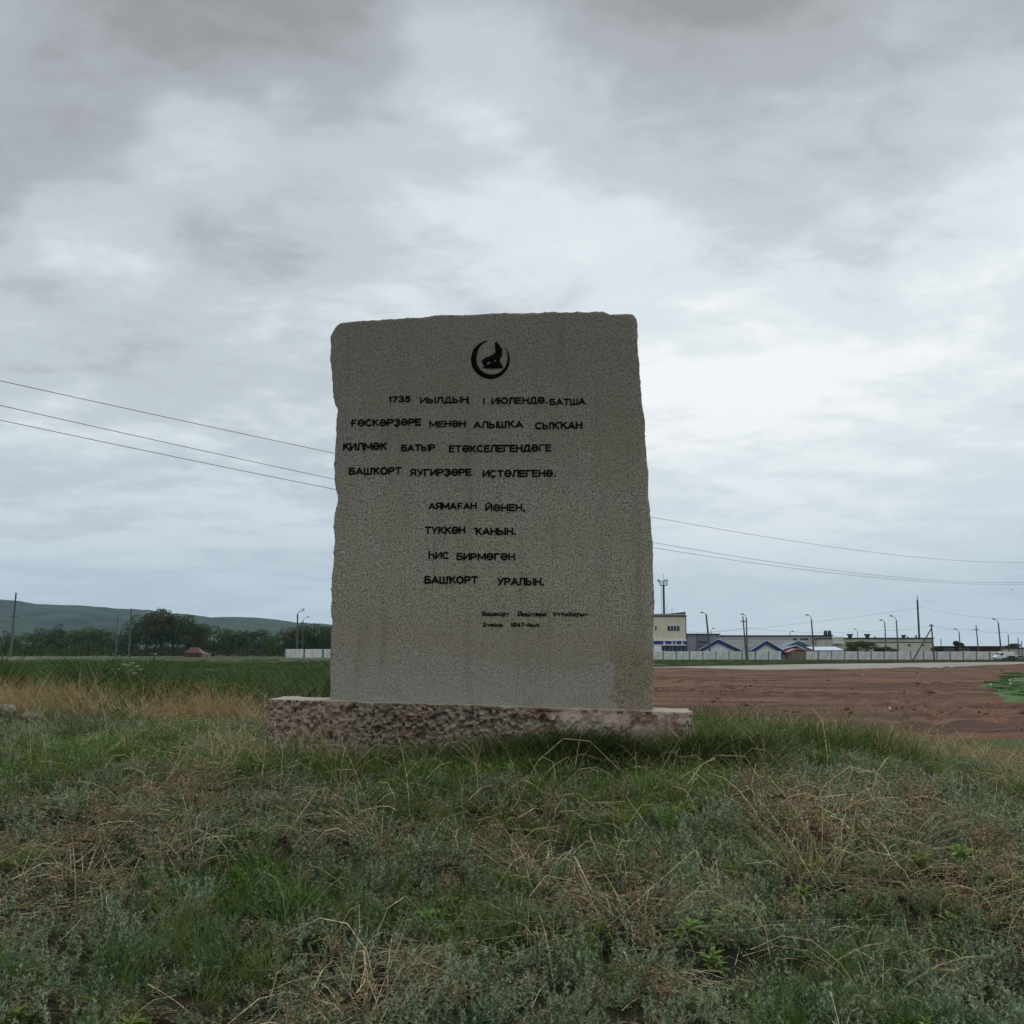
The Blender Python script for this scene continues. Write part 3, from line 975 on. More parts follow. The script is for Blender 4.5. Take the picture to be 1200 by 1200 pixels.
M_PLIGHT = mat("pole whitewash", (0.15, 0.15, 0.14), (0.11, 0.11, 0.105), 0.9, 0.8)
M_WOOD = mat("tarred wood", (0.06, 0.05, 0.042), None, 0.9)
M_WIRE = mat("aluminium wire", (0.16, 0.17, 0.18), None, 0.5, metal=0.3)
M_RUB = mat("tyre rubber", (0.02, 0.02, 0.021), None, 0.9)
M_CARD = mat("dark blue green car paint", (0.02, 0.045, 0.055), None, 0.3, spec=0.5)
M_CARG = mat("grey beige car paint", (0.20, 0.19, 0.16), None, 0.35, spec=0.5)
M_LAMP = mat("lamp glass", (0.5, 0.5, 0.48), None, 0.3)


def X_(px, Y):
    return at(px, 762, Y).x


def Z_(py, Y):
    return at(600, py, Y).z


# --- long concrete fence along the verge
FY = 322.0
fence = empty("concrete_fence", (X_(700, FY), FY, 0), "long pale ribbed concrete slab fence beyond the red earth", "fence")
pm = MB()
pm.box(0.12, 3.88, 0, 0.14, -0.1, 2.55)
for k in range(9):
    pm.box(0.22 + k * 0.42, 0.36 + k * 0.42, -0.07, 0.0, 0.15, 2.45)
p0 = pm.build("fence_panel", M_CONC, fence)
q0 = MB().box(-0.12, 0.12, -0.10, 0.2, -0.1, 2.68).build("fence_post", M_CONC2, fence)
GATE = X_(927, FY) - X_(700, FY), X_(943.5, FY) - X_(700, FY)
x, k = 0.0, 0
while x < X_(1168, FY) - X_(700, FY):
    if GATE[0] - 3.9 < x < GATE[0]:
        x = GATE[1]
    for src in (p0, q0):
        o = src if k == 0 else src.copy()
        if k:
            COL.objects.link(o)
            o.parent = fence
        o.location = (x, random.uniform(-0.05, 0.05), random.uniform(-0.08, 0.08) if src is p0 else 0)
        o.rotation_euler = (random.uniform(-0.02, 0.02), random.uniform(-0.006, 0.006), 0)
    x += 4.0
    k += 1
gate = empty("yard_gate", (X_(927, FY), FY - 0.3, 0), "tan sheet metal gate set in the long concrete fence", "gate")
gw = GATE[1] - GATE[0]
MB().box(0.1, gw / 2 - 0.03, 0, 0.08, 0.05, 2.45).build("gate_leaf", mat("tan gate sheet", (0.21, 0.19, 0.13), None, 0.8), gate)
MB().box(gw / 2 + 0.03, gw - 0.1, 0, 0.08, 0.05, 2.45).build("gate_leaf", gate.children[0].data.materials[0], gate)
for x_ in (0, gw):
    MB().box(x_ - 0.1, x_ + 0.1, -0.05, 0.15, 0, 2.6).build("gate_post", M_CONC2, gate)

# --- short fence at left by the trees
LY = 408.0
fl = empty("concrete_fence", (X_(334, LY), LY, 0), "short pale concrete fence of three bays left of the stele before the trees", "fence")
for i, (a_, b_) in enumerate(((335, 355.5), (357.5, 377.5), (379.5, 401), (403, 425))):
    x0, x1 = X_(a_, LY) - fl.location.x, X_(b_, LY) - fl.location.x
    mb = MB().box(x0, x1, 0, 0.15, -0.2, 3.35)
    for k in range(7):
        xx = x0 + (x1 - x0) * (k + 0.5) / 7
        mb.box(xx - 0.12, xx + 0.12, -0.08, 0, 0.2, 3.2)
    mb.build("fence_panel", M_CONC, fl)
    MB().box(x0 - 0.55, x0 - 0.1, -0.1, 0.25, -0.2, 3.45).build("fence_post", M_CONC2, fl)


def bldg(name, px0, px1, Y, depth, py_top, label, cat="building", ptop=None, **kw):
    o = empty(name, (X_(px0, Y), Y, 0), label, cat, **kw)
    wdt = X_(px1, Y) - X_(px0, Y)
    return o, wdt, Z_(py_top, Y)


def win(parent, x0, x1, z0, z1, y=0.0, fm=None, mull=1, name="window"):
    """a window set in a frame proud of the wall, the pane as its own piece"""
    f_ = 0.12
    fr = MB().box(x0 - f_, x1 + f_, y - 0.10, y - 0.003, z0 - f_, z0).box(x0 - f_, x1 + f_, y - 0.10, y - 0.003, z1, z1 + f_)
    fr.box(x0 - f_, x0, y - 0.10, y - 0.003, z0, z1).box(x1, x1 + f_, y - 0.10, y - 0.003, z0, z1)
    for k in range(1, mull):
        xx = x0 + (x1 - x0) * k / mull
        fr.box(xx - 0.06, xx + 0.06, y - 0.09, y - 0.003, z0, z1)
    w_ = fr.build(name, fm or M_WHITE, parent)
    MB().box(x0, x1, y - 0.045, y - 0.004, z0, z1).build("pane", M_GLASS, w_)
    return w_


# A: beige block with a blue shop band
A, AW, AT = bldg("service_building", 728, 804, 345, 20, 722.5, "tall beige building with blue glazed band right beside the stele")
zb_, zc_ = Z_(749.5, 345), Z_(751, 345)
MB().box(0, AW, 0, 18, zc_ + 0.1, AT).build("wall", M_BEIGE, A)
MB().box(0.3, AW - 0.3, 0.25, 17.5, 0, zc_ + 0.1).build("lower_wall", M_WHITE, A)
MB().box(-0.2, AW + 0.15, -0.5, 0.2, zb_ - 0.45, zb_ + 0.05).build("canopy", M_WHITE, A)
for a_, b_ in ((760, 777.5), (780, 787), (789, 791.5), (793, 799), (801, 803.6)):
    x0, x1 = X_(a_, 345) - A.location.x, X_(b_, 345) - A.location.x
    MB().box(x0, x1, 0.12, 0.24, Z_(755, 345), zb_ - 0.5).build("blue_panel", M_BLUE, A)
MB().box(X_(774, 345) - A.location.x, AW - 0.1, -1.5, 0.2, Z_(756.4, 345), Z_(755.6, 345)).build("awning", M_WHITE, A)
for i in range(6):
    x0 = X_(775 + i * 4.7, 345) - A.location.x
    MB().box(x0, x0 + 1.15, 0.1, 0.24, 0, Z_(757, 345)).build("shop_door", M_NAVY if i % 2 else M_GLASS, A)
win(A, X_(782.5, 345) - A.location.x, X_(797, 345) - A.location.x, Z_(739.5, 345), Z_(733.5, 345), mull=4)
win(A, X_(768, 345) - A.location.x, X_(770, 345) - A.location.x, Z_(739, 345), Z_(733.5, 345))
win(A, X_(745, 345) - A.location.x, X_(756, 345) - A.location.x, Z_(739.5, 345), Z_(733.5, 345), mull=3)
MB().box(-0.3, AW + 0.4, -0.4, 18.4, AT + 0.003, AT + 0.35).build("parapet", M_DARK, A)
MB().box(-0.2, AW + 0.1, -0.1, 18.1, AT + 0.353, AT + 0.9).build("roof_fascia", M_GREYM, A)
MB().prism([(X_(782, 345) - A.location.x, AT + 0.9), (AW + 0.2, AT + 0.9), (AW + 0.2, AT + 1.55)], 0.5, 16).build("roof", M_DARK, A)
MB().box(AW + 0.003, AW + 0.30, 0.2, 0.5, 0, AT).build("drainpipe", M_DARK, A)

# mast on the yard behind it
T = empty("telecom_mast", (X_(779, 372), 372, 0), "tall dark mast with railed antenna platform behind the beige building", "mast")
zt_ = Z_(686, 372)
MB().tube([(0, 0, 0), (0, 0, zt_)], [0.42, 0.36], 10).build("pole", M_STEEL, T)
pb = MB().box(-1.3, 1.3, -1.3, 1.3, zt_, zt_ + 0.18).build("platform", M_STEEL, T)
rl = MB()
for sx, sy in ((-1, -1), (1, -1), (1, 1), (-1, 1), (0, -1), (0, 1)):
    rl.tube([(sx * 1.25, sy * 1.25, zt_ + .18), (sx * 1.25, sy * 1.25, zt_ + 1.6)], 0.06)
for zz_ in (0.8, 1.5):
    rl.tube([(-1.25, -1.25, zt_ + zz_), (1.25, -1.25, zt_ + zz_), (1.25, 1.25, zt_ + zz_), (-1.25, 1.25, zt_ + zz_), (-1.25, -1.25, zt_ + zz_)], 0.06)
rl.build("railing", M_STEEL, pb)
MB().tube([(0, 0, zt_ + .1), (0, 0, zt_ + 4.2)], 0.06).build("aerial", M_STEEL, T)
for sx, sy in ((-1.5, 0.6), (1.25, -0.3), (0.4, -1.3), (-1.9, 0.0)):
    MB().tube([(sx * 0.8, sy * 0.8, zt_ + 1.0), (sx, sy, zt_ + 1.7)], 0.05).box(sx - 0.18, sx + 0.18, sy - 0.1, sy + 0.1, zt_ + 1.4, zt_ + 2.1).build("antenna", M_STEEL, T)
lad = MB()
for sx in (-0.95, -0.75):
    lad.tube([(sx, 0, 6), (sx, 0, zt_)], 0.03, 4)
for k in range(40):
    lad.box(-0.95, -0.75, -0.02, 0.02, 6 + k * (zt_ - 6) / 40, 6.05 + k * (zt_ - 6) / 40)
lad.build("ladder", M_STEEL, T)
for px, py in ((785.7, 705), (791.6, 710), (807, 733)):
    o = tag(MB().tube([(0, 0, 0), (0, 0, Z_(py, 352))], 0.06).box(-0.25, 0.25, -0.05, 0.05, Z_(py, 352) - 1.0, Z_(py, 352) - 0.92).build("aerial", M_STEEL),
            {785.7: "thin upright aerial just right of the tall mast", 791.6: "shorter thin aerial over the beige building roof", 807: "slim short aerial at the right edge of the beige building"}[px], "antenna")
    o.location = (X_(px, 360), 366, 0)

# B: grey clad hall beside it
Bq, BWd, BT = bldg("metal_shed", 805.5, 843.5, 352, 25, 743.6, "grey metal clad hall with recessed dark gate beside the beige building")
mb = MB()
g0, g1 = X_(816.5, 352) - Bq.location.x, X_(830.5, 352) - Bq.location.x
mb.box(0, g0, 0, 22, 0, BT).box(g0, g1, 0.8, 22, 0, BT - 0.003).box(g1, BWd, 0.0, 22, 0, BT)
mb.build("wall", M_GREYM, Bq)
for k in range(12):
    xx = k * BWd / 12 + 0.2
    if not g0 - 0.2 < xx < g1:
        MB().box(xx, xx + 0.10, -0.06, -0.002, 0.1, BT - 0.2).build("cladding_rib", M_GREYD, Bq)
MB().box(g0 + 0.1, g1 - 0.1, 0.6, 0.79, 0, Z_(756, 352)).build("door", M_GREYD, Bq)
MB().box(g0 + 0.05, g1 - 0.05, 0.5, 0.795, Z_(756, 352), Z_(755.3, 352)).build("door_lintel", M_GREYM, Bq)
MB().box(g0, g1, -0.3, 0.79, Z_(751.5, 352), Z_(744.2, 352)).build("upper_panel", M_GREYD, Bq)
MB().box(-0.3, BWd + 0.3, -0.6, 22.4, BT + 0.003, BT + 0.3).build("roof", M_DARK, Bq)

# C: long pale warehouse
Cq, CW, CT = bldg("warehouse", 843.5, 975.5, 392, 40, 745.6, "long low pale sided warehouse behind the blue gabled sheds")
MB().box(0, CW, 0, 38, 0, CT).build("wall", M_SIDE, Cq)
for z_ in (0.28, 0.5, 0.7, 0.86):
    MB().box(0.1, CW - 0.1, -0.08, -0.003, CT * z_, CT * z_ + 0.09).build("siding_seam", M_GREYM, Cq)
MB().box(-0.4, CW + 0.4, -0.7, 38.5, CT + 0.003, CT + 0.38).build("roof", M_DARK, Cq)
for a_, b_ in ((930, 934), (938.5, 940.5), (941.5, 947.5), (956, 961)):
    x0, x1 = X_(a_, 392) - Cq.location.x, X_(b_, 392) - Cq.location.x
    MB().box(x0, x1, -0.13, -0.003, Z_(750, 392), Z_(748, 392)).build("vent_opening", M_DARK, Cq)

tk = empty("rooftop_tank", (X_(970.5, 398), 398, CT + 0.38), "pair of round dark tanks on the pale warehouse roof", "tank")
for sx in (-0.75, 0.75):
    mb = MB()
    mb.tube([(sx, 0, 0.25), (sx, 0, 1.5), (sx, 0, 1.9)], [0.68, 0.68, 0.25], 12)
    mb.build("tank_body", M_STEEL, tk, smooth=False)
MB().box(-1.5, 1.5, -0.6, 0.6, 0, 0.25).build("tank_stand", M_DARK, tk)


def gable(name, pxl, pxr, pxp, pyp, pye, Y, depth, wallm, roofm, trim, label, group=None, thick=1.15, rooftop=True):
    """a shed whose gable end faces the road"""
    o = empty(name, (X_(pxl, Y), Y, 0), label, "shed", group)
    w_ = X_(pxr, Y) - X_(pxl, Y)
    xp, zp, ze = X_(pxp, Y) - X_(pxl, Y), Z_(pyp, Y), Z_(pye, Y)
    MB().prism([(0.5, 0), (w_ - 0.5, 0), (w_ - 0.5, ze - 0.4), (xp, zp - 0.7), (0.5, ze - 0.4)], 0, depth).build("wall", wallm, o)
    for nm, (xa, za), (xb2, zb2) in (("l", (-0.3, ze), (xp, zp)), ("r", (xp, zp), (w_ + 0.3, ze))):
        MB().prism([(xa, za), (xb2, zb2), (xb2, zb2 - thick), (xa, za - thick)], -0.8, depth + 0.5).build("roof", roofm, o)
        MB().prism([(xa, za + .22), (xb2, zb2 + .22), (xb2, zb2 + 0.003), (xa, za + 0.003)], -0.95, -0.803).build("verge_trim", trim, o)
    return o


gable("gabled_shed", 818, 868, 841.5, 749, 762.4, 349, 3.5, M_WHITE, M_NAVY, M_WHITE, "white shed with half seen navy roof sloping down beside the grey hall")
gable("gabled_shed", 880, 916.5, 898, 750.6, 762.3, 345, 3.5, M_WHITE, M_NAVY, M_WHITE, "white gabled shed with steep navy roof edges and full triangle")
gable("gabled_shed", 912, 956, 935.5, 752, 761.5, 362, 16, M_SIDE, M_TEAL, M_TEAL, "wider teal roofed shed behind the small navy gable", thick=2.2)
gable("gabled_shed", 915, 944, 932, 756.6, 762.3, 346, 12, M_SIDE, M_NAVY, M_WHITE, "smallest low navy gabled shed in front of the teal roof")
gable("gabled_shed", 926, 953, 934, 760.0, 763.6, 338, 8, M_PINK, M_PINK, M_PINK, "low pale red roofed shed just above the tan gate", thick=0.4)
lowr = empty("lean_to_shed", (X_(955, 343), 343, 0), "long low shed with pale blue roof right of the red roof", "shed")
lw = X_(988.5, 343) - X_(955, 343)
MB().box(0, lw, 0, 9, 0, Z_(762.6, 343)).build("wall", M_SIDE, lowr)
rf = MB().add([(-0.3, -0.5, Z_(762.4, 343)), (lw + .3, -0.5, Z_(762.4, 343)), (lw + .3, 9.5, Z_(758.2, 343)), (-0.3, 9.5, Z_(758.2, 343)),
               (-0.3, -0.5, Z_(761.9, 343)), (lw + .3, -0.5, Z_(761.9, 343)), (lw + .3, 9.5, Z_(757.7, 343)), (-0.3, 9.5, Z_(757.7, 343))],
              [(0, 3, 2, 1), (4, 5, 6, 7), (0, 1, 5, 4), (1, 2, 6, 5), (2, 3, 7, 6), (3, 0, 4, 7)])
rf.build("roof", M_LBLUE, lowr)

# E: long beige building with vents
Eq, EW, ET = bldg("long_building", 974.5, 1094, 372, 30, 748.6, "long beige single storey building with roof vents behind the fence")
MB().box(0, EW, 0, 28, 0, ET).build("wall", M_BEIGE2, Eq)
MB().box(X_(987, 372) - Eq.location.x, EW + 0.1, -0.12, -0.004, Z_(753.2, 372), Z_(752.3, 372)).build("cornice", M_DARK, Eq)
MB().box(-0.3, EW + 0.3, -0.5, 28.4, ET + 0.003, ET + 0.4).build("roof", M_DARK, Eq)
MB().box(0.2, X_(987.5, 372) - Eq.location.x, -2.0, -0.005, Z_(752.5, 372), ET + 0.6).build("roof_box", M_BEIGE2, Eq)
MB().box(0.2, X_(987.5, 372) - Eq.location.x, -2.4, -0.3, Z_(754.2, 372), Z_(752.6, 372)).build("ledge", M_WHITE, Eq)
for px in (1000.5, 1021, 1064):
    xx = X_(px, 372) - Eq.location.x
    s_ = 0.75 if px == 1064 else 1
    MB().box(xx - 0.55 * s_, xx + 0.55 * s_, 3, 4.1, ET + 0.4, ET + 0.4 + 0.75 * s_).box(xx - 0.85 * s_, xx + 0.85 * s_, 2.7, 4.4, ET + 0.403 + 0.75 * s_, ET + 0.4 + 1.35 * s_).build("roof_vent", M_STEEL, Eq)
for px in (1032, 1071, 1081):
    xx = X_(px, 372) - Eq.location.x
    MB().box(xx - 0.2, xx + 0.2, 5, 5.4, ET + 0.4, ET + 0.9 + 0.5 * (px == 1081)).build("flue", M_STEEL, Eq)
for a_, b_ in ((1064.2, 1067.6), (1081, 1083.4)):
    win(Eq, X_(a_, 372) - Eq.location.x, X_(b_, 372) - Eq.location.x, Z_(757.6, 372), Z_(754.6, 372), fm=M_BEIGE2, mull=2)

# smokestack
ch = empty("chimney_stack", (X_(1078, 430), 430, 0), "tall thin dark chimney rising over the long beige building", "chimney")
zc = Z_(703.5, 430)
MB().tube([(0, 0, 0), (0, 0, zc)], [0.42, 0.34], 10).build("shaft", M_STEEL, ch)
MB().tube([(0, 0, zc), (0, 0, Z_(698, 430))], [0.2, 0.17], 8).build("tip", M_GREYM, ch)

# F: dark red building at right
Fq, FW, FT = bldg("brick_building", 1101, 1172, 378, 22, 758.6, "low dark red brick building with flat dark roof at far right")
MB().box(0, FW, 0, 20, 0, FT).build("wall", M_BRICK, Fq)
MB().box(-1.2, FW + 0.6, -0.8, 20.5, FT + 0.003, FT + 0.45).build("roof", M_DARK, Fq)
for a_, b_, mm in ((1106.5, 1118, 3), (1124, 1135.5, 2)):
    win(Fq, X_(a_, 378) - Fq.location.x, X_(b_, 378) - Fq.location.x, Z_(762.2, 378), Z_(760, 378), fm=M_GREYM, mull=mm)
Gq, GW, GT = bldg("low_annex", 1173, 1260, 385, 15, 760.2, "low grey walled annex at the right edge behind the parked cars")
MB().box(0, GW, 0, 12, 0, GT).build("wall", M_BEIGE2, Gq)
MB().box(-0.3, GW + 0.3, -0.4, 12.4, GT + 0.003, GT + 0.45).build("roof", M_DARK, Gq)

# red roofed cottage at left
Hq = empty("red_cottage", (X_(215, 440), 440, 0), "small red house with hipped roof at the foot of the left trees", "house")
hw = X_(236, 440) - X_(215, 440)
MB().box(0.5, hw - 0.5, 0, 6, -0.3, 1.9).build("wall", M_RED, Hq)
zr = Z_(758.3, 440)
MB().add([(0.1, -0.5, 1.8), (hw, -0.5, 1.8), (hw, 6.5, 1.8), (0.1, 6.5, 1.8), (hw * .33, 2.8, zr), (hw * .68, 2.8, zr)],
         [(0, 3, 2, 1), (0, 1, 5, 4), (1, 2, 5), (2, 3, 4, 5), (3, 0, 4)]).build("roof", M_RED, Hq)
MB().box(2.4, 3.3, -0.08, -0.003, -0.2, 1.5).build("door", M_DARK, Hq)
MB().box(5.3, 6.4, -0.08, -0.003, 0.4, 1.4).build("window", M_GLASS, Hq)
an = empty("garden_shed", (X_(237.5, 436), 436, 0), "small greyish pink lean to beside the red house", "shed")
MB().box(0, 2.3, 0, 3, -0.2, 1.6).build("wall", M_PINK, an)
MB().add([(-.2, -.3, 1.6), (2.5, -.3, 1.3), (2.5, 3.3, 1.3), (-.2, 3.3, 1.6), (-.2, -.3, 1.8), (2.5, -.3, 1.5), (2.5, 3.3, 1.5), (-.2, 3.3, 1.8)],
         [(0, 3, 2, 1), (4, 5, 6, 7), (0, 1, 5, 4), (1, 2, 6, 5), (2, 3, 7, 6), (3, 0, 4, 7)]).build("roof", M_GREYM, an)


# --- poles and street lamps
def lamp_post(px, pyt, Y, arm, lean, label, rise=2.0, r0=0.30, thin=1.0, mats=M_PCON, double=False, group=None, sgn=-1):
    o = empty("street_lamp", (X_(px, Y), Y, 0), label, "street lamp", group)
    zt2 = Z_(pyt, Y)
    tx = lean
    MB().tube([(0, 0, -0.3), (tx, 0, zt2)], [r0 * thin, r0 * 0.68 * thin], 8).build("pole", mats, o)
    for s2 in ((sgn, 1) if double else (sgn,)):
        if double:
            pts = [(tx, 0, zt2 - 0.1), (tx + 0.6, 0, zt2 + rise * (0.6 if s2 < 0 else 0.35)), (tx + arm, 0, zt2 + rise * (1.0 if s2 < 0 else 0.65))]
        else:
            pts = [(tx, 0, zt2 - 0.1), (tx + s2 * arm * 0.25, 0, zt2 + rise * 0.62), (tx + s2 * arm, 0, zt2 + rise)]
        MB().tube(pts, 0.075, 6).build("arm", M_STEEL, o)
        e_ = pts[-1]
        d_ = 1 if double else s2
        mb = MB().tube([(e_[0] - d_ * 0.1, 0, e_[2]), (e_[0] + d_ * 0.35, 0, e_[2] + 0.1), (e_[0] + d_ * 0.9, 0, e_[2] + 0.14)], [0.13, 0.22, 0.12], 8)
        mb.build("lamp_head", M_STEEL, o)
    return o


def power_pole(px, pyt, Y, lean, label, r0=0.28, cross=(), mats=M_PCON, whitefoot=False, name="utility_pole"):
    o = empty(name, (X_(px, Y), Y, 0), label, "utility pole")
    zt2 = Z_(pyt, Y)
    if whitefoot:
        zm = zt2 * 0.42
        MB().tube([(0, 0, -0.3), (lean * .42, 0, zm)], [r0, r0 * 0.86], 8).build("pole_foot", M_PLIGHT, o)
        MB().tube([(lean * .42, 0, zm), (lean, 0, zt2)], [r0 * 0.85, r0 * 0.55], 8).build("pole", mats, o)
    else:
        MB().tube([(0, 0, -0.3), (lean, 0, zt2)], [r0, r0 * 0.62], 8).build("pole", mats, o)
    for zf, half in cross:
        z_ = zt2 - zf
        mb = MB().box(lean - half, lean + half, -0.12, 0.12, z_ - 0.1, z_ + 0.08)
        c_ = mb.build("crossarm", M_WOOD, o)
        for sx in (-1, -0.5, 0.5, 1):
            MB().tube([(lean + sx * half * 0.92, 0, z_ + .081), (lean + sx * half * 0.92, 0, z_ + .22), (lean + sx * half * 0.92, 0, z_ + .40)], [0.05, 0.11, 0.09], 6).build("insulator", M_GREYM, c_)
    return o


lamp_post(832.6, 719.5, 331, 0.9, -1.1, "leaning dark street lamp in front of the grey hall", rise=0.35, r0=0.36)
power_pole(874.6, 722.2, 318, -0.75, "leaning utility pole with crossarm crossing a lamp post", cross=((1.6, 0.75),))
lamp_post(875.6, 724, 316, 0.75, 0, "street lamp post crossed by a leaning utility pole", rise=1.0, r0=0.27)
lamp_post(953.6, 725.6, 330, 0.95, -0.35, "street lamp standing right of the teal roofed shed", rise=1.25)
lamp_post(833.8, 740, 440, 0.75, 0, "small distant lamp just right of the leaning lamp", rise=1.2, r0=0.2, sgn=1)
lamp_post(926.4, 741, 440, 0.75, 0, "small distant lamp above the pale warehouse roof", rise=0.4, r0=0.2, sgn=1)
lamp_post(1005.8, 741, 440, 0.6, 0, "small distant lamp between the two left roof vents", rise=1.2, r0=0.2)
lamp_post(1038.6, 729, 330, 0.75, -0.1, "shorter street lamp left in the close pair of lamps", rise=0.55, r0=0.24)
lamp_post(1052.6, 727, 330, 1.15, -0.15, "taller street lamp right in the close pair of lamps", rise=1.3, r0=0.27)
lamp_post(1125.5, 741, 355, 0.85, -0.1, "street lamp over the windows of the dark red building", rise=1.0, r0=0.25)
power_pole(1147, 732.5, 350, -0.45, "utility pole with crossarm over the dark red building", cross=((1.6, 0.95),), r0=0.26)
lamp_post(1173.5, 729.5, 322, 0.95, -0.45, "street lamp rising behind the white van", rise=1.0, r0=0.28)
power_pole(1182.5, 743.5, 345, 0, "short bare pole right of the van's street lamp", r0=0.24)
power_pole(1193.8, 747.5, 350, 0, "second last bare pole near the right edge", r0=0.22)
power_pole(1197.6, 751, 360, 0, "last and shortest bare pole at the right edge", r0=0.2)
power_pole(1103.2, 748.5, 400, 0, "short bare pole at the left end of the dark red building", r0=0.24)
sp_ = power_pole(1094.3, 731, 316, -0.35, "strutted utility pole braced by a slanting leg at fence", r0=0.30, cross=((0.7, 0.55),))
zt2 = Z_(736, 316)
MB().tube([(-6.6, -0.4, -0.2), (-0.4, -0.2, zt2)], [0.22, 0.18], 8).build("strut", M_PCON, sp_)

power_pole(12.5, 694.5, 420, 0.75, "tall pole with pale foot nearest the left edge", r0=0.55, whitefoot=True, cross=((9.5, 1.7),))
power_pole(136, 719.5, 430, 0, "shorter thin pole before the trees, left of its taller neighbour", r0=0.30, whitefoot=True)
power_pole(151.3, 713, 430, 0.1, "thin pole with pale foot left of the big tree", r0=0.40, whitefoot=True)
lamp_post(348.2, 719.5, 425, 1.9, -0.2, "double armed lamp post above the short concrete fence", rise=1.9, double=True, r0=0.42)
lamp_post(354.2, 727, 440, 1.7, 0, "smaller single lamp beside the double armed lamp post", rise=1.3, r0=0.28, sgn=1)


# thin overhead lines strung between the far poles
def wire_mb(mb, a_, b_, sag, rad, n=14, seg=5):
    pts = []
    for k in range(n + 1):
        s_ = k / n
        p = a_.lerp(b_, s_)
        p.z -= 4 * sag * s_ * (1 - s_)
        pts.append(p)
    mb.tube(pts, rad, seg)


ends = [(790, 738, 345), (874, 735.5, 318), (1036.5, 738.5, 330), (1092, 733, 316), (1145.5, 738, 350), (1172, 741, 330), (1230, 738, 345)]
for i, (p, q) in enumerate(zip(ends[:-1], ends[1:])):
    mb = MB()
    wire_mb(mb, at(*p), at(*q), 1.1 if abs(p[0] - q[0]) > 60 else 0.5, 0.028)
    tag(mb.build("overhead_wire", M_WIRE), ["faint wire from the beige building to the leaning pole", "faint long wire over the pale warehouse", "faint wire between the lamp pair and strutted pole",
        "faint wire between strutted pole and red building pole", "faint wire from red building pole to the van's lamp", "faint wire leaving at the right edge"][i], "wire")
for i, (p, q) in enumerate((((640, 747, 430), (1078, 712, 430)), ((1078, 711, 430), (1260, 722, 430)))):
    mb = MB()
    wire_mb(mb, at(*p), at(*q), 3.0, 0.035)
    tag(mb.build("overhead_wire", M_WIRE), ["faint high wire climbing to the thin chimney from the left", "faint high wire running right from the thin chimney"][i], "wire")

# the near power line that passes behind the stele, between two poles outside the picture
sxy = lambda x_: (x_, 40.7 + 1.056 * x_)
LA, LB = (-17.5, *sxy(-17.5)[1:]), (46.5, *sxy(46.5)[1:])
for nm, pts in (("uppermost thin power line crossing the sky behind the stele", ((0, 445), (200, 492), (390, 539), (765, 602), (900, 628), (1000, 645.3), (1100, 656), (1200, 659))),
                ("middle power line crossing the sky behind the stele", ((0, 473), (200, 523), (390, 568), (765, 632), (900, 656), (1000, 672.8), (1100, 681), (1200, 682))),
                ("lowest power line crossing the sky behind the stele", ((0, 490), (200, 537), (390, 580), (765, 637.5), (900, 661), (1000, 676), (1100, 683), (1200, 684.5)))):
    kk = np.array([(q[0] - 600) / F for q in pts])
    X4 = 40.7 * kk / (1 - 1.056 * kk)
    H4 = np.array([at(q[0], q[1], sxy(x4)[1]).z - CAMZ for q, x4 in zip(pts, X4)])
    cf = np.polyfit(X4, H4, 3)
    mb = MB()
    xs_ = np.linspace(LA[0], LB[0], 60)
    mb.tube([(a_, sxy(a_)[1], CAMZ + float(np.polyval(cf, a_))) for a_ in xs_], 0.009, 6)
    tag(mb.build("power_line", M_WIRE), nm, "wire")
hl = [CAMZ + 7.8, CAMZ + 7.2]
for i, (xx, lab) in enumerate(((LA[0], "wooden power pole outside the picture on the left"), (LB[0], "wooden power pole outside the picture on the right"))):
    o = empty("utility_pole", (xx, sxy(xx)[1], gz(xx, sxy(xx)[1])), lab, "utility pole", rz=R(46))
    hh = 11.3
    MB().tube([(0, 0, -0.3), (0, 0, hh)], [0.15, 0.1], 10).build("pole", M_WOOD, o)
    for z_ in (hh - 0.3, hh - 1.2, hh - 1.7):
        MB().box(-0.9, 0.9, 0.10, 0.2, z_ - 0.05, z_ + 0.05).build("crossarm", M_WOOD, o)


# --- vehicles
def vehicle(name, prof, wid, loc, rz, paint, label, cat, wheels, wins, roofline=None, wr=0.34):
    o = empty(name, loc, label, cat, rz=rz)
    MB().prism(prof, -wid / 2, wid / 2).build("body", paint, o, bevel=0.06)
    for x_ in wheels:
        for s2 in (-1, 1):
            y0 = s2 * (wid / 2 - 0.10)
            ty = MB().tube([(x_, y0 - 0.11, wr), (x_, y0 + 0.11, wr)], wr, 16).build("wheel", M_RUB, o)
            MB().tube([(x_, y0 - 0.125, wr), (x_, y0 + 0.125, wr)], wr * 0.55, 12).build("rim", M_GREYM, ty)
    for poly in wins:
        for s2 in (-1, 1):
            ya = s2 * (wid / 2 + 0.008)
            MB().prism(poly, min(ya, ya - s2 * 0.02), max(ya, ya - s2 * 0.02)).build("side_window", M_GLASS, o)
    return o


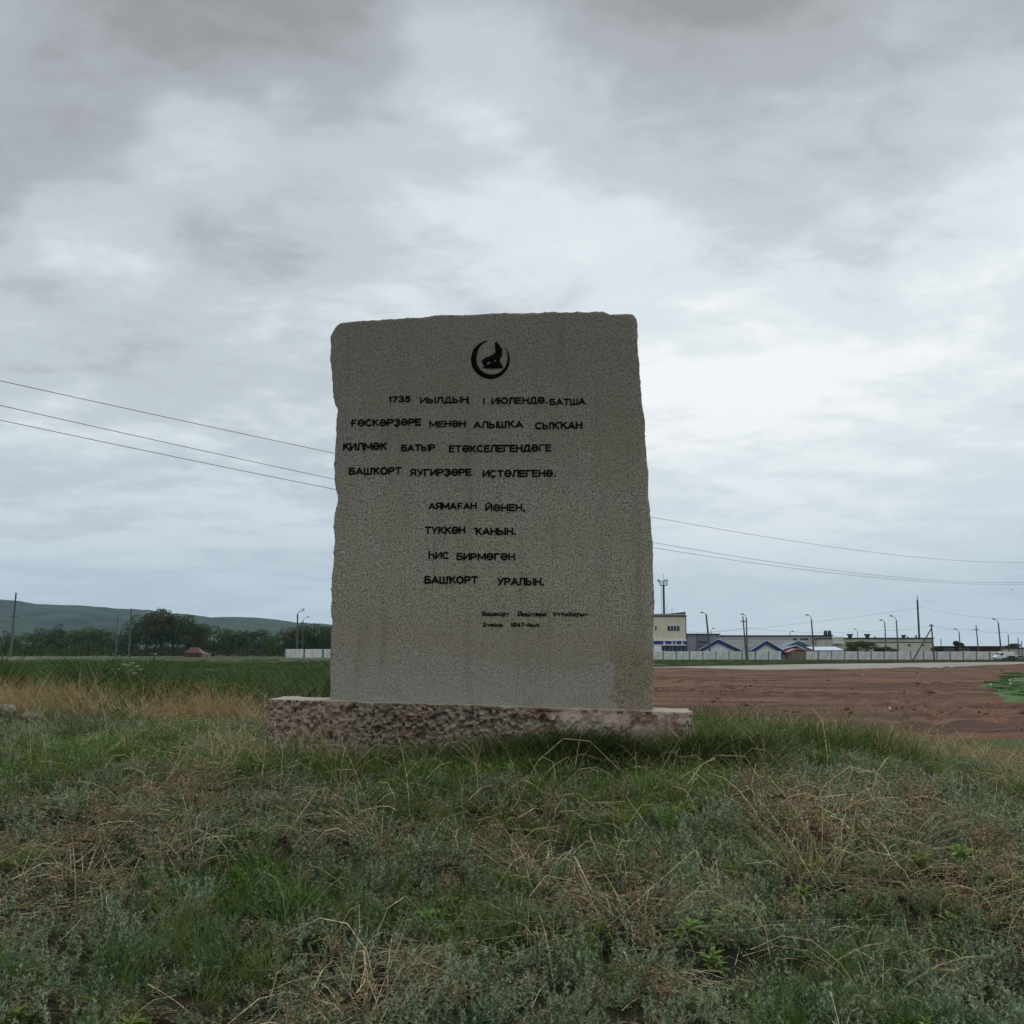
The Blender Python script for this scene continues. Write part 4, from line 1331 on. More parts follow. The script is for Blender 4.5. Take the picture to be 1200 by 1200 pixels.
VY = 306.0
vp = [(-2.9, 0.45), (-2.95, 1.0), (-2.6, 1.25), (-1.9, 1.5), (-1.25, 2.25), (-0.9, 2.42), (2.7, 2.45), (2.85, 2.3), (2.9, 0.45)]
van = vehicle("parked_van", vp, 1.95, (X_(1175.5, VY), VY, 0.0), R(4), M_WHITE, "white panel van parked before the dark red building", "van", (-1.95, 1.9),
              [[(-1.65, 1.5), (-1.15, 2.12), (-0.55, 2.15), (-0.55, 1.5)]])
MB().add([(-1.93, -0.8, 1.52), (-1.93, 0.8, 1.52), (-1.3, 0.75, 2.24), (-1.3, -0.75, 2.24), (-1.89, -0.8, 1.50), (-1.89, 0.8, 1.50), (-1.26, 0.75, 2.2), (-1.26, -0.75, 2.2)],
         [(0, 1, 2, 3), (7, 6, 5, 4), (0, 4, 5, 1), (1, 5, 6, 2), (2, 6, 7, 3), (3, 7, 4, 0)]).build("windscreen", M_GLASS, van)
MB().box(-3.0, -2.9, -0.9, 0.9, 0.45, 0.72).build("bumper", M_GREYM, van)
for s2 in (-0.7, 0.7):
    MB().box(-2.99, -2.9, s2 - 0.15, s2 + 0.15, 0.85, 1.08).build("headlight", M_LAMP, van)
sp2 = [(-2.1, 0.28), (-2.15, 0.62), (-1.9, 0.85), (-0.95, 0.95), (-0.35, 1.40), (0.85, 1.43), (1.45, 1.0), (2.05, 0.92), (2.12, 0.35)]
sw = [[(-0.75, 0.97), (-0.28, 1.33), (0.15, 1.35), (0.15, 0.97)], [(0.22, 0.97), (0.22, 1.35), (0.78, 1.34), (1.2, 0.99)]]
c1_ = vehicle("parked_car", sp2, 1.7, (X_(1182.5, 296), 296, 0.0), R(-3), M_CARD, "dark blue green saloon car parked in front of the white van", "car", (-1.35, 1.35), sw, wr=0.3)
c2_ = vehicle("parked_car", sp2, 1.7, (X_(1192.5, 308), 308, 0.0), R(8), M_CARG, "grey beige car parked just right of the white van", "car", (-1.35, 1.35), sw, wr=0.3)
for c_ in (c1_, c2_):
    for s2 in (-0.6, 0.6):
        MB().box(-2.2, -2.1, s2 - 0.16, s2 + 0.16, 0.55, 0.7).build("headlight", M_LAMP, c_)
tr_ = empty("box_truck", (X_(770, 336), 336, 0), "white boxy truck half hidden by the fence under the beige building", "truck")
MB().box(-1.6, 1.3, -1.1, 1.1, 0.9, Z_(757.6, 336)).build("cargo_box", M_WHITE, tr_, bevel=0.05)
MB().prism([(1.35, 0.6), (2.6, 0.6), (2.6, 1.7), (2.2, 2.7), (1.35, 2.7)], -1.0, 1.0).build("cab", M_WHITE, tr_, bevel=0.05)
for x_ in (-0.9, 2.0):
    for s2 in (-0.9, 0.9):
        MB().tube([(x_, s2 - 0.14, 0.45), (x_, s2 + 0.14, 0.45)], 0.45, 14).build("wheel", M_RUB, tr_)

# --- a cow at the wood's edge, bird in the sky
def creature(name, verts, edges, radii, material, label, cat, loc, rz, lev=2):
    me = bpy.data.meshes.new(name)
    me.from_pydata(verts, edges, [])
    o = bpy.data.objects.new(name, me)
    COL.objects.link(o)
    md = o.modifiers.new("skin", 'SKIN')
    for i, r_ in enumerate(radii):
        me.skin_vertices[0].data[i].radius = (r_, r_) if not isinstance(r_, tuple) else r_
    me.skin_vertices[0].data[0].use_root = True
    sb = o.modifiers.new("sub", 'SUBSURF')
    sb.levels = sb.render_levels = lev
    me.materials.append(material)
    o.location = loc
    o.rotation_euler = (0, 0, rz)
    return tag(o, label, cat)


M_COW = mat("black and white hide", (0.03, 0.028, 0.028), (0.7, 0.7, 0.68), 0.9, 0.9, detail=1)
cv = [(0, 0, 1.1), (-0.5, 0, 1.12), (0.55, 0, 1.15), (0.95, 0, 1.25), (1.25, 0, 1.15), (1.5, 0, 0.95)]
ce = [(0, 1), (0, 2), (2, 3), (3, 4), (4, 5)]
cr_ = [0.36, 0.33, 0.33, 0.2, 0.15, 0.09]
for x_, hock in ((-0.62, -0.12), (0.6, 0.06)):
    for s2 in (-0.22, 0.22):
        b0 = len(cv)
        cv += [(x_, s2, 0.85), (x_ + hock, s2, 0.45), (x_ + hock * 0.4, s2, 0.0)]
        ce += [(1 if x_ < 0 else 2, b0), (b0, b0 + 1), (b0 + 1, b0 + 2)]
        cr_ += [0.14, 0.07, 0.06]
b0 = len(cv)
cv += [(-0.92, 0, 1.1), (-0.98, 0, 0.6)]
ce += [(1, b0), (b0, b0 + 1)]
cr_ += [0.06, 0.035]
creature("cow", cv, ce, cr_, M_COW, "black and white cow standing at the foot of the left trees", "cow", (X_(180, 425), 425, 0.3), R(15))
bird = creature("bird", [(0, 0, 0), (0.16, 0, 0.02), (-0.2, 0, -0.01), (0, 0.16, 0.05), (-0.06, 0.42, 0.0), (0, -0.16, 0.05), (-0.06, -0.42, 0.0)],
                [(0, 1), (0, 2), (0, 3), (3, 4), (0, 5), (5, 6)], [0.06, 0.035, 0.03, (0.05, 0.012), (0.03, 0.008), (0.05, 0.012), (0.03, 0.008)],
                M_STEEL, "small dark bird flying below the power lines at right", "bird", at(1185.8, 691.3, 170), R(60))

# ================================================================== TREES
M_LEAF = leafy("tree foliage", ((0.025, 0.042, 0.014), (0.095, 0.120, 0.040), (0.115, 0.100, 0.050)), trans=0.2, scale=0.25)
M_LEAFG = leafy("greener tree foliage", ((0.035, 0.070, 0.020), (0.115, 0.175, 0.050), (0.12, 0.145, 0.055)), trans=0.2, scale=0.25)
M_BARK = mat("bark", (0.07, 0.058, 0.045), None, 0.95, 3)


def crown_mesh(seed, wide, high, nl=9, per=230, size=0.55, z0=0.25):
    r_ = np.random.default_rng(seed)
    vs, fs = [], []
    lobes = []
    for k in range(nl):
        a_ = r_.uniform(0, 2 * np.pi)
        hh = r_.uniform(z0, 0.86)
        rad = wide * (0.16 + 0.36 * math.sin(math.pi * min(1, max(0.05, (hh - z0 * 0.6))) ** 0.8)) * r_.uniform(0.5, 1)
        lobes.append(((math.cos(a_) * rad, math.sin(a_) * rad, hh * high), wide * r_.uniform(0.17, 0.30), high * r_.uniform(0.10, 0.17)))
    lobes.append(((0, 0, 0.84 * high), wide * 0.17, high * 0.15))
    lobes.append(((0, 0, 0.55 * high), wide * 0.30, high * 0.28))
    for (c_, rr, rz_) in lobes:
        n_ = int(per * (rr / (wide * 0.24)) ** 1.4)
        d = r_.normal(size=(n_, 3))
        d /= np.linalg.norm(d, axis=1, keepdims=True)
        rad = r_.uniform(0.45, 1.08, (n_, 1)) ** 0.6
        p = np.array(c_) + d * rad * np.array([rr, rr, rz_])
        p = p[p[:, 2] > 0.04 * high]
        for q in p:
            u = r_.normal(size=3)
            u /= np.linalg.norm(u)
            v_ = np.cross(u, r_.normal(size=3))
            v_ /= np.linalg.norm(v_)
            s_ = size * r_.uniform(0.5, 1.2)
            b0 = len(vs)
            vs += [q - u * s_ * .5, q + v_ * s_ * .32, q + u * s_ * .5, q - v_ * s_ * .32]
            fs.append((b0, b0 + 1, b0 + 2, b0 + 3))
    return np.array(vs), np.array(fs), lobes


def make_tree(seed, wide, high, material, name="tree", **kw):
    V, Fc, lobes = crown_mesh(seed, wide, high, **kw)
    root = bpy.data.objects.new(name, None)
    COL.objects.link(root)
    mesh_np("crown", V, Fc, material, root)
    mb = MB()
    r0 = high * 0.022
    mb.tube([(0, 0, -0.5), (0.02 * high, 0, high * 0.3), (0, 0.01 * high, high * 0.8)], [r0 * 1.3, r0, r0 * 0.3], 7)
    for c_, rr, rz_ in lobes[:5]:
        z_ = max(high * 0.15, c_[2] * 0.55)
        mb.tube([(0, 0, z_), (c_[0] * 0.5, c_[1] * 0.5, (z_ + c_[2]) / 2 + 0.2), c_], [r0 * 0.55, r0 * 0.35, r0 * 0.12], 5)
    mb.build("trunk", M_BARK, root)
    return root


protos = [make_tree(11, 9, 11, M_LEAF), make_tree(12, 11, 12, M_LEAF, nl=11), make_tree(13, 8, 12, M_LEAFG), make_tree(14, 12, 10, M_LEAFG, nl=12), make_tree(15, 7, 13, M_LEAF, nl=8)]
TREES = [  # px, top py, distance, proto, width factor, label
    (6, 739, 500, 0, 1.1, "bushy tree at the left picture edge beside the tall pole"), (30, 741, 520, 3, 1.0, "low greener tree just right of the tall left pole"),
    (50, 735, 530, 1, 1.0, "brownish round tree in the left part of the tree line"), (68, 731, 540, 0, 1.1, "taller rounded tree left of the green gap in the tree line"),
    (88, 737, 520, 2, 1.0, "fresh green tree left of the two thin poles"), (104, 734, 530, 3, 1.0, "broad green tree between the edge pole and the thin poles"),
    (122, 735, 525, 1, 0.9, "dull tree immediately left of the shorter thin pole"), (143, 737, 515, 0, 1.0, "dark tree behind the two thin poles"),
    (160, 735, 520, 2, 0.9, "green tree leaning against the left flank of the big tree"), (172, 719, 505, 1, 1.15, "left shoulder tree of the tallest dark clump"),
    (187, 711.5, 500, 4, 1.35, "tallest dark tree of the left tree line"), (203, 718.5, 505, 1, 1.2, "dark tree right beside the tallest tree"),
    (219, 721, 505, 0, 1.1, "dark tree rising above the small red house"), (234, 730, 500, 4, 0.9, "dark tree just right of the small red house"),
    (250, 732, 515, 3, 1.0, "rounded green tree right of the red house"), (266, 736, 520, 0, 1.0, "low dark tree below the middle of the far hill"),
    (280, 738, 525, 1, 0.9, "low brownish tree below the far hill crest"), (290, 737, 520, 2, 0.9, "narrow tree left of the tree line's dip"),
    (303, 736, 515, 4, 1.0, "small upright tree in the right half of the tree line"), (314, 739, 520, 0, 1.0, "low tree at the dip near the short fence"),
    (328, 741, 505, 3, 0.9, "green tree above the left end of the short fence"), (341, 734, 500, 1, 1.0, "tree directly behind the double armed lamp post"),
    (355, 729, 505, 0, 1.05, "taller dark tree behind the short concrete fence"), (368, 730, 505, 3, 1.1, "broad dark tree above the short concrete fence"),
    (383, 732, 500, 1, 1.1, "dark tree touching the left side of the stele"), (398, 735, 505, 0, 1.1, None), (-14, 737, 505, 1, 1.1, None)]
used = set()
for px, pyt, Y, pi, wf, lab in TREES:
    if lab is None:
        lab = "tree hidden behind the stele at the end of the tree line" if px > 300 else "tree beyond the left picture edge in the tree line"
    src = protos[pi]
    o = src if pi not in used else copy_tree(src)
    used.add(pi)
    hts = (11, 12, 12, 10, 13)[pi]
    sc = (Z_(pyt, Y) + 0.5) / (hts * 0.985)
    o.location = (X_(px, Y), Y, -0.5)
    o.rotation_euler = (0, 0, random.uniform(0, 6.28))
    o.scale = (max(sc, 0.8) * wf, max(sc, 0.8) * wf, sc)
    tag(o, lab, "tree", "trees in the left tree line")
# understorey of the wood: one mass nobody could count
V, Fc, _ = crown_mesh(91, 1, 1, nl=1, per=1)
r_ = np.random.default_rng(5)
nb = 17000
bx = r_.uniform(X_(-60, 540), X_(415, 540), nb)
by = r_.uniform(505, 575, nb)
ht = 2.2 + 4.5 * vn(np.c_[bx, by * 0.3], 0.11, 3) + (r_.random(nb) < 0.03) * 1.5
bz = r_.random(nb) ** 0.8 * ht
u = r_.normal(size=(nb, 3))
u /= np.linalg.norm(u, axis=1, keepdims=True)
v_ = np.cross(u, r_.normal(size=(nb, 3)))
v_ /= np.linalg.norm(v_, axis=1, keepdims=True)
s_ = r_.uniform(0.5, 1.3, (nb, 1))
pc = np.c_[bx, by, bz]
V = np.stack([pc - u * s_ * .6, pc + v_ * s_ * .4, pc + u * s_ * .6, pc - v_ * s_ * .4], 1).reshape(-1, 3)
tag(mesh_np("thicket", V, np.arange(len(V)).reshape(-1, 4), M_LEAF), "dark thicket filling the space beneath the left tree line", kind='stuff')


def bush(px, py, Y, wd, label, seed, material, name="bush"):
    root = bpy.data.objects.new(name, None)
    COL.objects.link(root)
    hi = Z_(py, Y)
    V, Fc, lobes = crown_mesh(seed, wd, hi, nl=10, per=430, size=0.42, z0=0.12)
    mesh_np("foliage", V, Fc, material, root)
    mb = MB()
    for c_, rr, rz_ in lobes[:6]:
        mb.tube([(0, 0, 0), (c_[0] * 0.6, c_[1] * 0.6, c_[2] * 0.6), c_], [0.09, 0.05, 0.02], 5)
    mb.build("stem", M_BARK, root)
    root.location = (X_(px, Y), Y, 0)
    return tag(root, label, "bush")


bush(1009, 750.5, 333, 9.5, "big dark green bush above the fence before the beige building", 41, M_LEAF)
bush(1038, 757.5, 333, 6.5, "low olive bush between the pair of street lamps", 42, M_LEAFG)
bush(1098, 758.5, 340, 3.2, "small dark bush right of the strutted pole", 43, M_LEAF)
bush(1122.5, 751, 410, 4.0, "thin treetop left of the lamp over the red building", 44, M_LEAF)
bush(1186, 754, 415, 6, "distant shrub behind the short bare poles at right", 45, M_LEAF)

# ================================================================== VEGETATION OF THE KNOLL
class Rib:
    """collects thin blades as strips of quads"""
    def __init__(s):
        s.v, s.f = [], []

    def blade(s, p, w0, side, taper=True):
        n = len(p)
        o = len(s.v)
        for i, q in enumerate(p):
            ww = w0 * ((1 - (i / (n - 1)) ** 1.5) if taper else 1.0) * 0.5 + w0 * 0.03
            s.v += [q - side * ww, q + side * ww]
        for i in range(n - 1):
            s.f.append((o + 2 * i, o + 2 * i + 1, o + 2 * i + 3, o + 2 * i + 2))

    def obj(s, name, material, link=False):
        return mesh_np(name, np.array(s.v), np.array(s.f), material, link=link)


def sidev(r_, d):
    v_ = np.cross(d, r_.normal(size=3))
    return v_ / (np.linalg.norm(v_) + 1e-9)


def grass_tuft(seed, n, h, spread, width, droop, material, seg=4, lean=0.35, base=0.03):
    r_ = np.random.default_rng(seed)
    rb = Rib()
    for k in range(n):
        a_ = r_.uniform(0, 2 * np.pi)
        dirv = np.array([math.cos(a_), math.sin(a_), 0])
        hh = h * r_.uniform(0.45, 1.0)
        ln = abs(r_.normal(0, lean)) * spread
        b0 = dirv * base * r_.random() ** 0.5 + np.array([r_.normal(0, base * .4), r_.normal(0, base * .4), -0.01])
        pts = []
        for i in range(seg + 1):
            t_ = i / seg
            pts.append(b0 + dirv * (ln * t_ + droop * hh * t_ ** 2.4 * 0.6) + np.array([0, 0, hh * (t_ - droop * 0.35 * t_ ** 3)]))
        sv = np.cross(dirv, [0, 0, 1]) if r_.random() < 0.5 else sidev(r_, np.array([0, 0, 1.0]))
        rb.blade(pts, width * r_.uniform(0.6, 1.2), sv)
    return rb.obj("tuft", material)


def wormwood(seed, nst, h, material, leaf=0.026):
    """a cushion of silvery, finely cut leaves on short soft stems"""
    r_ = np.random.default_rng(seed)
    rb = Rib()
    for k in range(nst):
        a_ = r_.uniform(0, 2 * np.pi)
        rad = 0.075 * r_.random() ** 0.6
        b0 = np.array([math.cos(a_) * rad, math.sin(a_) * rad, -0.01])
        hh = h * r_.uniform(0.45, 1.0)
        out = np.array([math.cos(a_), math.sin(a_), 0]) * hh * r_.uniform(0.1, 0.6)
        nl = int(7 + hh * 75)
        for j in range(nl):
            t_ = (j + 0.6) / nl
            p = b0 + out * t_ + np.array([0, 0, hh * t_])
            al = j * 2.4 + r_.uniform(-0.4, 0.4)
            el = 0.25 + 0.9 * t_ + r_.uniform(-0.2, 0.2)
            d = np.array([math.cos(al) * math.cos(el), math.sin(al) * math.cos(el), math.sin(el)])
            L_ = leaf * (1.25 - 0.6 * t_) * r_.uniform(0.8, 1.2)
            sv = sidev(r_, d)
            rb.blade([p, p + d * L_ * 0.55, p + d * L_ + np.array([0, 0, -0.15 * L_])], 0.0058, sv)
            for s2 in (-1, 1):
                for q, ll in ((0.4, 0.6), (0.68, 0.42)):
                    st = p + d * L_ * q
                    e_ = st + (d * 0.6 + sv * s2 * 0.85) * L_ * ll
                    rb.blade([st, e_], 0.0050, np.cross(d, sv) * 0.5 + d * 0.5)
    return rb.obj("sprig", material)


def litter(seed, n, L_, material, w_=0.0022, rise=0.35, rad=0.14):
    """a tangle of dead stalks lying over one another"""
    r_ = np.random.default_rng(seed)
    rb = Rib()
    for k in range(n):
        a_ = r_.uniform(0, 2 * np.pi)
        b0 = np.array([r_.normal(0, rad * .5), r_.normal(0, rad * .5), abs(r_.normal(0, 0.02))])
        ll = L_ * r_.uniform(0.35, 1.0)
        rs = abs(r_.normal(0, rise))
        cv_ = r_.normal(0, 0.5)
        pts = []
        p = b0.copy()
        for i in range(5):
            pts.append(p.copy())
            an = a_ + cv_ * i / 4
            p = p + np.array([math.cos(an), math.sin(an), rs * (1 - 0.55 * i)]) * ll / 4
            p[2] = max(p[2], 0.004)
        rb.blade(pts, w_ * r_.uniform(0.6, 1.4), sidev(r_, np.array([math.cos(a_), math.sin(a_), 0.1])), taper=False)
    return rb.obj("tangle", material)


def seedy(seed, n, h, material):
    """dead flower stems with clusters of brown seed husks"""
    r_ = np.random.default_rng(seed)
    rb = Rib()
    for k in range(n):
        a_ = r_.uniform(0, 2 * np.pi)
        dirv = np.array([math.cos(a_), math.sin(a_), 0])
        hh = h * r_.uniform(0.5, 1)
        b0 = dirv * 0.05 * r_.random()
        pts = [b0 + dirv * hh * 0.35 * (i / 4) ** 1.5 + np.array([0, 0, hh * i / 4]) for i in range(5)]
        rb.blade(pts, 0.0028, sidev(r_, np.array([0, 0, 1.0])), taper=False)
        for j in range(26):
            t_ = r_.uniform(0.45, 1.0)
            p = b0 + dirv * hh * 0.35 * t_ ** 1.5 + np.array([0, 0, hh * t_]) + r_.normal(0, 0.012, 3)
            d = r_.normal(size=3)
            d /= np.linalg.norm(d)
            rb.blade([p, p + d * 0.009], 0.007, sidev(r_, d), taper=False)
    return rb.obj("husks", material)


MW = leafy("silvery wormwood leaf", ((0.050, 0.082, 0.034), (0.47, 0.53, 0.34), (0.17, 0.215, 0.095)), scale=2.0)
MG = leafy("green grass blade", ((0.045, 0.090, 0.014), (0.215, 0.31, 0.065), (0.15, 0.185, 0.045)), scale=1.5)
MGD = leafy("dark field grass", ((0.030, 0.056, 0.015), (0.095, 0.155, 0.038), (0.135, 0.135, 0.050)), scale=0.12)
MB_ = leafy("bluish green grass blade", ((0.050, 0.11, 0.048), (0.115, 0.20, 0.085)), scale=2.0)
MD = leafy("dead straw", ((0.22, 0.17, 0.085), (0.72, 0.60, 0.37), (0.38, 0.30, 0.17)), scale=6.0, trans=0.1, rnd=0.5)
MDB = leafy("brown dead stems", ((0.085, 0.064, 0.034), (0.46, 0.36, 0.21)), scale=8.0, trans=0.1)
MO = leafy("orange brown dry grass", ((0.20, 0.13, 0.06), (0.60, 0.45, 0.24), (0.24, 0.23, 0.08)), scale=9.0, trans=0.25)
MGC = leafy("mixed crest grass", ((0.034, 0.062, 0.014), (0.13, 0.18, 0.05), (0.20, 0.175, 0.07)), scale=0.9)
MY = leafy("yellowing grass", ((0.14, 0.17, 0.05), (0.44, 0.40, 0.16)), scale=6.0, trans=0.3)


def scatter(name, label, prot, pts, rot, scl):
    """one object whose vertices carry copies of the given plants"""
    me = bpy.data.meshes.new(name)
    n = len(pts)
    me.vertices.add(n)
    me.vertices.foreach_set('co', np.asarray(pts, np.float32).ravel())
    for an, typ, data in (('rot', 'FLOAT_VECTOR', rot), ('scl', 'FLOAT', scl), ('idx', 'INT', rng.integers(0, len(prot), n))):
        at_ = me.attributes.new(an, typ, 'POINT')
        at_.data.foreach_set('vector' if typ == 'FLOAT_VECTOR' else 'value', np.asarray(data, np.int32 if typ == 'INT' else np.float32).ravel())
    o = bpy.data.objects.new(name, me)
    COL.objects.link(o)
    ng = bpy.data.node_groups.new(name, 'GeometryNodeTree')
    ng.interface.new_socket('Geometry', in_out='INPUT', socket_type='NodeSocketGeometry')
    ng.interface.new_socket('Geometry', in_out='OUTPUT', socket_type='NodeSocketGeometry')
    gi = ng.nodes.new('NodeGroupInput')
    go = ng.nodes.new('NodeGroupOutput')
    iop = ng.nodes.new('GeometryNodeInstanceOnPoints')
    jn = ng.nodes.new('GeometryNodeJoinGeometry')
    for p_ in prot:
        oi = ng.nodes.new('GeometryNodeObjectInfo')
        oi.inputs['Object'].default_value = p_
        oi.inputs['As Instance'].default_value = True
        ng.links.new(oi.outputs['Geometry'], jn.inputs[0])

    def na(an, typ):
        nd = ng.nodes.new('GeometryNodeInputNamedAttribute')
        nd.data_type = typ
        nd.inputs['Name'].default_value = an
        return nd.outputs['Attribute']
    ng.links.new(gi.outputs[0], iop.inputs['Points'])
    ng.links.new(jn.outputs[0], iop.inputs['Instance'])
    iop.inputs['Pick Instance'].default_value = True
    ng.links.new(na('idx', 'INT'), iop.inputs['Instance Index'])
    ng.links.new(na('rot', 'FLOAT_VECTOR'), iop.inputs['Rotation'])
    ng.links.new(na('scl', 'FLOAT'), iop.inputs['Scale'])
    ng.links.new(iop.outputs[0], go.inputs[0])
    md = o.modifiers.new("plants", 'NODES')
    md.node_group = ng
    return tag(o, label, kind='stuff')


# where each kind of growth dominates: photo places turned into spots on the ground
def spots(lst):
    out = []
    for px, py, rad, amp in lst:
        p = on_ground(px, py)
        dist = (p - CAM).length
        out.append((p.x, p.y, rad / F * dist, amp))
    return out


def field_of(sp__, x, y, stretch=1.8):
    r_ = np.zeros_like(x)
    for cx_, cy_, rr, amp in sp__:
        d2 = ((x - cx_) ** 2 + ((y - cy_) / stretch) ** 2) / rr ** 2
        r_ = r_ + amp * np.exp(-d2 * 1.2)
    return r_


G_green = spots([(250, 1110, 50, 1.2), (140, 1170, 60, 1.3), (1010, 1060, 32, 1.1), (880, 885, 70, 1.6), (540, 912, 45, 1.1), (960, 1180, 80, 1.2), (640, 900, 230, 1.5),
                 (330, 1075, 45, 1.2), (715, 985, 40, 1.2), (70, 890, 90, 1.6), (300, 900, 60, 1.3), (450, 900, 60, 1.2), (1060, 900, 50, .9), (700, 1080, 40, .8),
                 (560, 1070, 30, 0.9), (400, 1120, 40, 0.6), (60, 1000, 30, .6), (830, 860, 60, 1.5), (1180, 930, 40, 0.7), (750, 905, 140, 1.2), (210, 880, 60, 1.0)])
G_dead = spots([(240, 935, 70, 1.1), (90, 985, 90, 1.1), (610, 985, 70, 1.2), (670, 1070, 60, 1.3), (430, 985, 50, .9), (940, 985, 90, 1.1), (1130, 1010, 110, 1.2),
                (1060, 955, 60, 1.0), (425, 1180, 70, 1.3), (765, 1160, 45, 1.1), (50, 1075, 60, 0.9), (740, 1055, 60, 1.1), (170, 1050, 60, .7), (380, 960, 60, .8),
                (560, 1020, 50, .7), (1180, 1070, 60, 1.0), (950, 1110, 50, .8), (1080, 890, 80, .7), (480, 1150, 40, .6), (900, 930, 60, .7), (730, 950, 40, .7),
                (1000, 990, 60, .9), (200, 1000, 50, .9)])
G_worm = spots([(1090, 935, 110, 1.2), (1000, 925, 60, 1.2), (650, 965, 60, 1.0), (700, 935, 60, 1.0), (880, 1100, 100, 1.2), (520, 1140, 110, 1.2), (250, 845, 120, 1.4),
                (40, 855, 60, 1.2), (870, 960, 60, .9), (470, 930, 60, .8), (60, 950, 70, .8), (640, 1180, 100, .9), (100, 1130, 80, .7), (1050, 1130, 110, 1.0),
                (440, 1050, 80, .8), (830, 1020, 90, 1.0), (330, 970, 70, .6), (1170, 1150, 60, .9)])
G_bare = spots([(640, 1105, 20, 0.5), (40, 1085, 20, 0.3), (480, 1110, 16, 0.4), (700, 1030, 20, .2), (330, 905, 20, .4)])


def cover_pts(n, y0, y1, mg=1.6):
    y = np.sqrt(rng.uniform(y0 ** 2, y1 ** 2, n))
    x = rng.uniform(-1, 1, n) * (y * 0.50 + mg)
    return x, y


def off_monument(x, y, m_=0.0):
    q = np.c_[x - ORG.x, y - ORG.y]
    u_ = q @ np.array([AX.x, AX.y])
    d_ = q @ np.array([NRM.x, NRM.y])
    return ~((u_ > bt0[0] - m_) & (u_ < bt1[0] + m_) & (d_ < BOFF + m_) & (d_ > BOFF - BD - m_))


def place(n, y0, y1, weight, seed, thr=0.0, mg=1.6, smin=0.6, smax=1.25, tilt=0.15, sink=0.0):
    x, y = cover_pts(n, y0, y1, mg)
    wgt = weight(x, y)
    k = (rng.random(n) < wgt) & off_monument(x, y, 0.02)
    x, y, wgt = x[k], y[k], wgt[k]
    z = gz_np(x, y) - sink
    scl = rng.uniform(smin, smax, len(x)) * (0.75 + 0.35 * np.clip(wgt, 0, 1))
    rot = np.c_[rng.normal(0, tilt, len(x)), rng.normal(0, tilt, len(x)), rng.uniform(0, 6.283, len(x))]
    return np.c_[x, y, z], rot, scl


def nz(x, y, s_, seed):
    return fbm(np.c_[x, y], s_, seed, 3)


def w_worm(x, y):
    b_ = 0.95 + 0.75 * field_of(G_worm, x, y) - 0.4 * field_of(G_green, x, y) - 0.28 * field_of(G_dead, x, y) - 0.9 * field_of(G_bare, x, y)
    return np.clip(b_ + (nz(x, y, 1.6, 101) - 0.5) * 2.4, 0, 1)


def w_green(x, y):
    return np.clip(0.30 + 0.95 * field_of(G_green, x, y) - 0.35 * field_of(G_dead, x, y) - 0.6 * field_of(G_bare, x, y) - .25 * field_of(G_worm, x, y) + (nz(x, y, 1.4, 103) - 0.5) * 1.5, 0, 1)


def w_dead(x, y):
    return np.clip(0.06 + 0.8 * field_of(G_dead, x, y) - 0.2 * field_of(G_green, x, y) + (nz(x, y, 1.1, 105) - 0.5) * 1.5, 0, 1)


worms = [wormwood(200 + k, 9, 0.10 + 0.02 * (k % 3), MW) for k in range(6)]
scatter("wormwood_cover", "low silvery green wormwood covering the knoll", worms, *place(20000, 3.3, 15.5, w_worm, 1, smin=0.40, smax=1.08, tilt=0.3))
greens = [grass_tuft(220 + k, 46, 0.24, 0.22, 0.0034, 0.9, MG, base=0.05) for k in range(5)]
scatter("green_grass", "fresh green grass tufts among the wormwood", greens, *place(10000, 3.3, 15.0, w_green, 2, smin=0.35, smax=1.2))
blues = [grass_tuft(240 + k, 70, 0.17, 0.15, 0.0024, 0.6, MB_, base=0.06) for k in range(3)]
G_blue = spots([(150, 1170, 60, 1.5), (250, 1110, 45, 0.7), (970, 1180, 75, 1.6), (840, 880, 40, .6), (1060, 1200, 60, 1), (20, 1130, 40, .6), (560, 1200, 60, .5), (720, 985, 30, .8)])
scatter("blue_grass", "fine bluish grass patches in the foreground", blues, *place(3500, 3.3, 12.0, lambda x, y: np.clip(1.1 * field_of(G_blue, x, y), 0, 1), 3, smin=0.6, smax=1.2))
deads = [litter(260 + k, 22, 0.30, MD, rise=0.55) for k in range(5)]
scatter("dead_stalks", "tangled straw coloured dead stalks lying over the plants", deads, *place(3600, 3.3, 14.5, w_dead, 4, smin=0.4, smax=1.1, tilt=0.22))
dbs = [litter(270 + k, 60, 0.16, MDB, w_=0.003, rad=0.12) for k in range(3)] + [seedy(275 + k, 5, 0.13, MDB) for k in range(3)]
scatter("brown_litter", "brown plant litter and seed husks between the plants", dbs, *place(12000, 3.3, 14.5, lambda x, y: np.clip(w_dead(x, y) * 0.45 + 0.14, 0, 1), 5, smin=0.6, smax=1.2))
seeds_ = [seedy(280 + k, 7, 0.24, MDB) for k in range(3)]
scatter("seed_heads", "small brown seed heads on dead stems", seeds_, *place(900, 3.4, 12.5, lambda x, y: np.clip(0.7 * field_of(G_dead, x, y), 0, 1), 6))
arcs = [litter(290 + k, 6, 0.60, MD, w_=0.0042, rise=1.15, rad=0.09) for k in range(8)]
scatter("long_stalks", "long bent straw stalks arching over the ground", arcs, *place(2300, 3.4, 12.5, lambda x, y: np.clip(0.28 + 0.7 * field_of(G_dead, x, y) + (nz(x, y, 1.0, 9) - .5), 0, 1), 7, smin=0.4, smax=1.1, tilt=0.3))

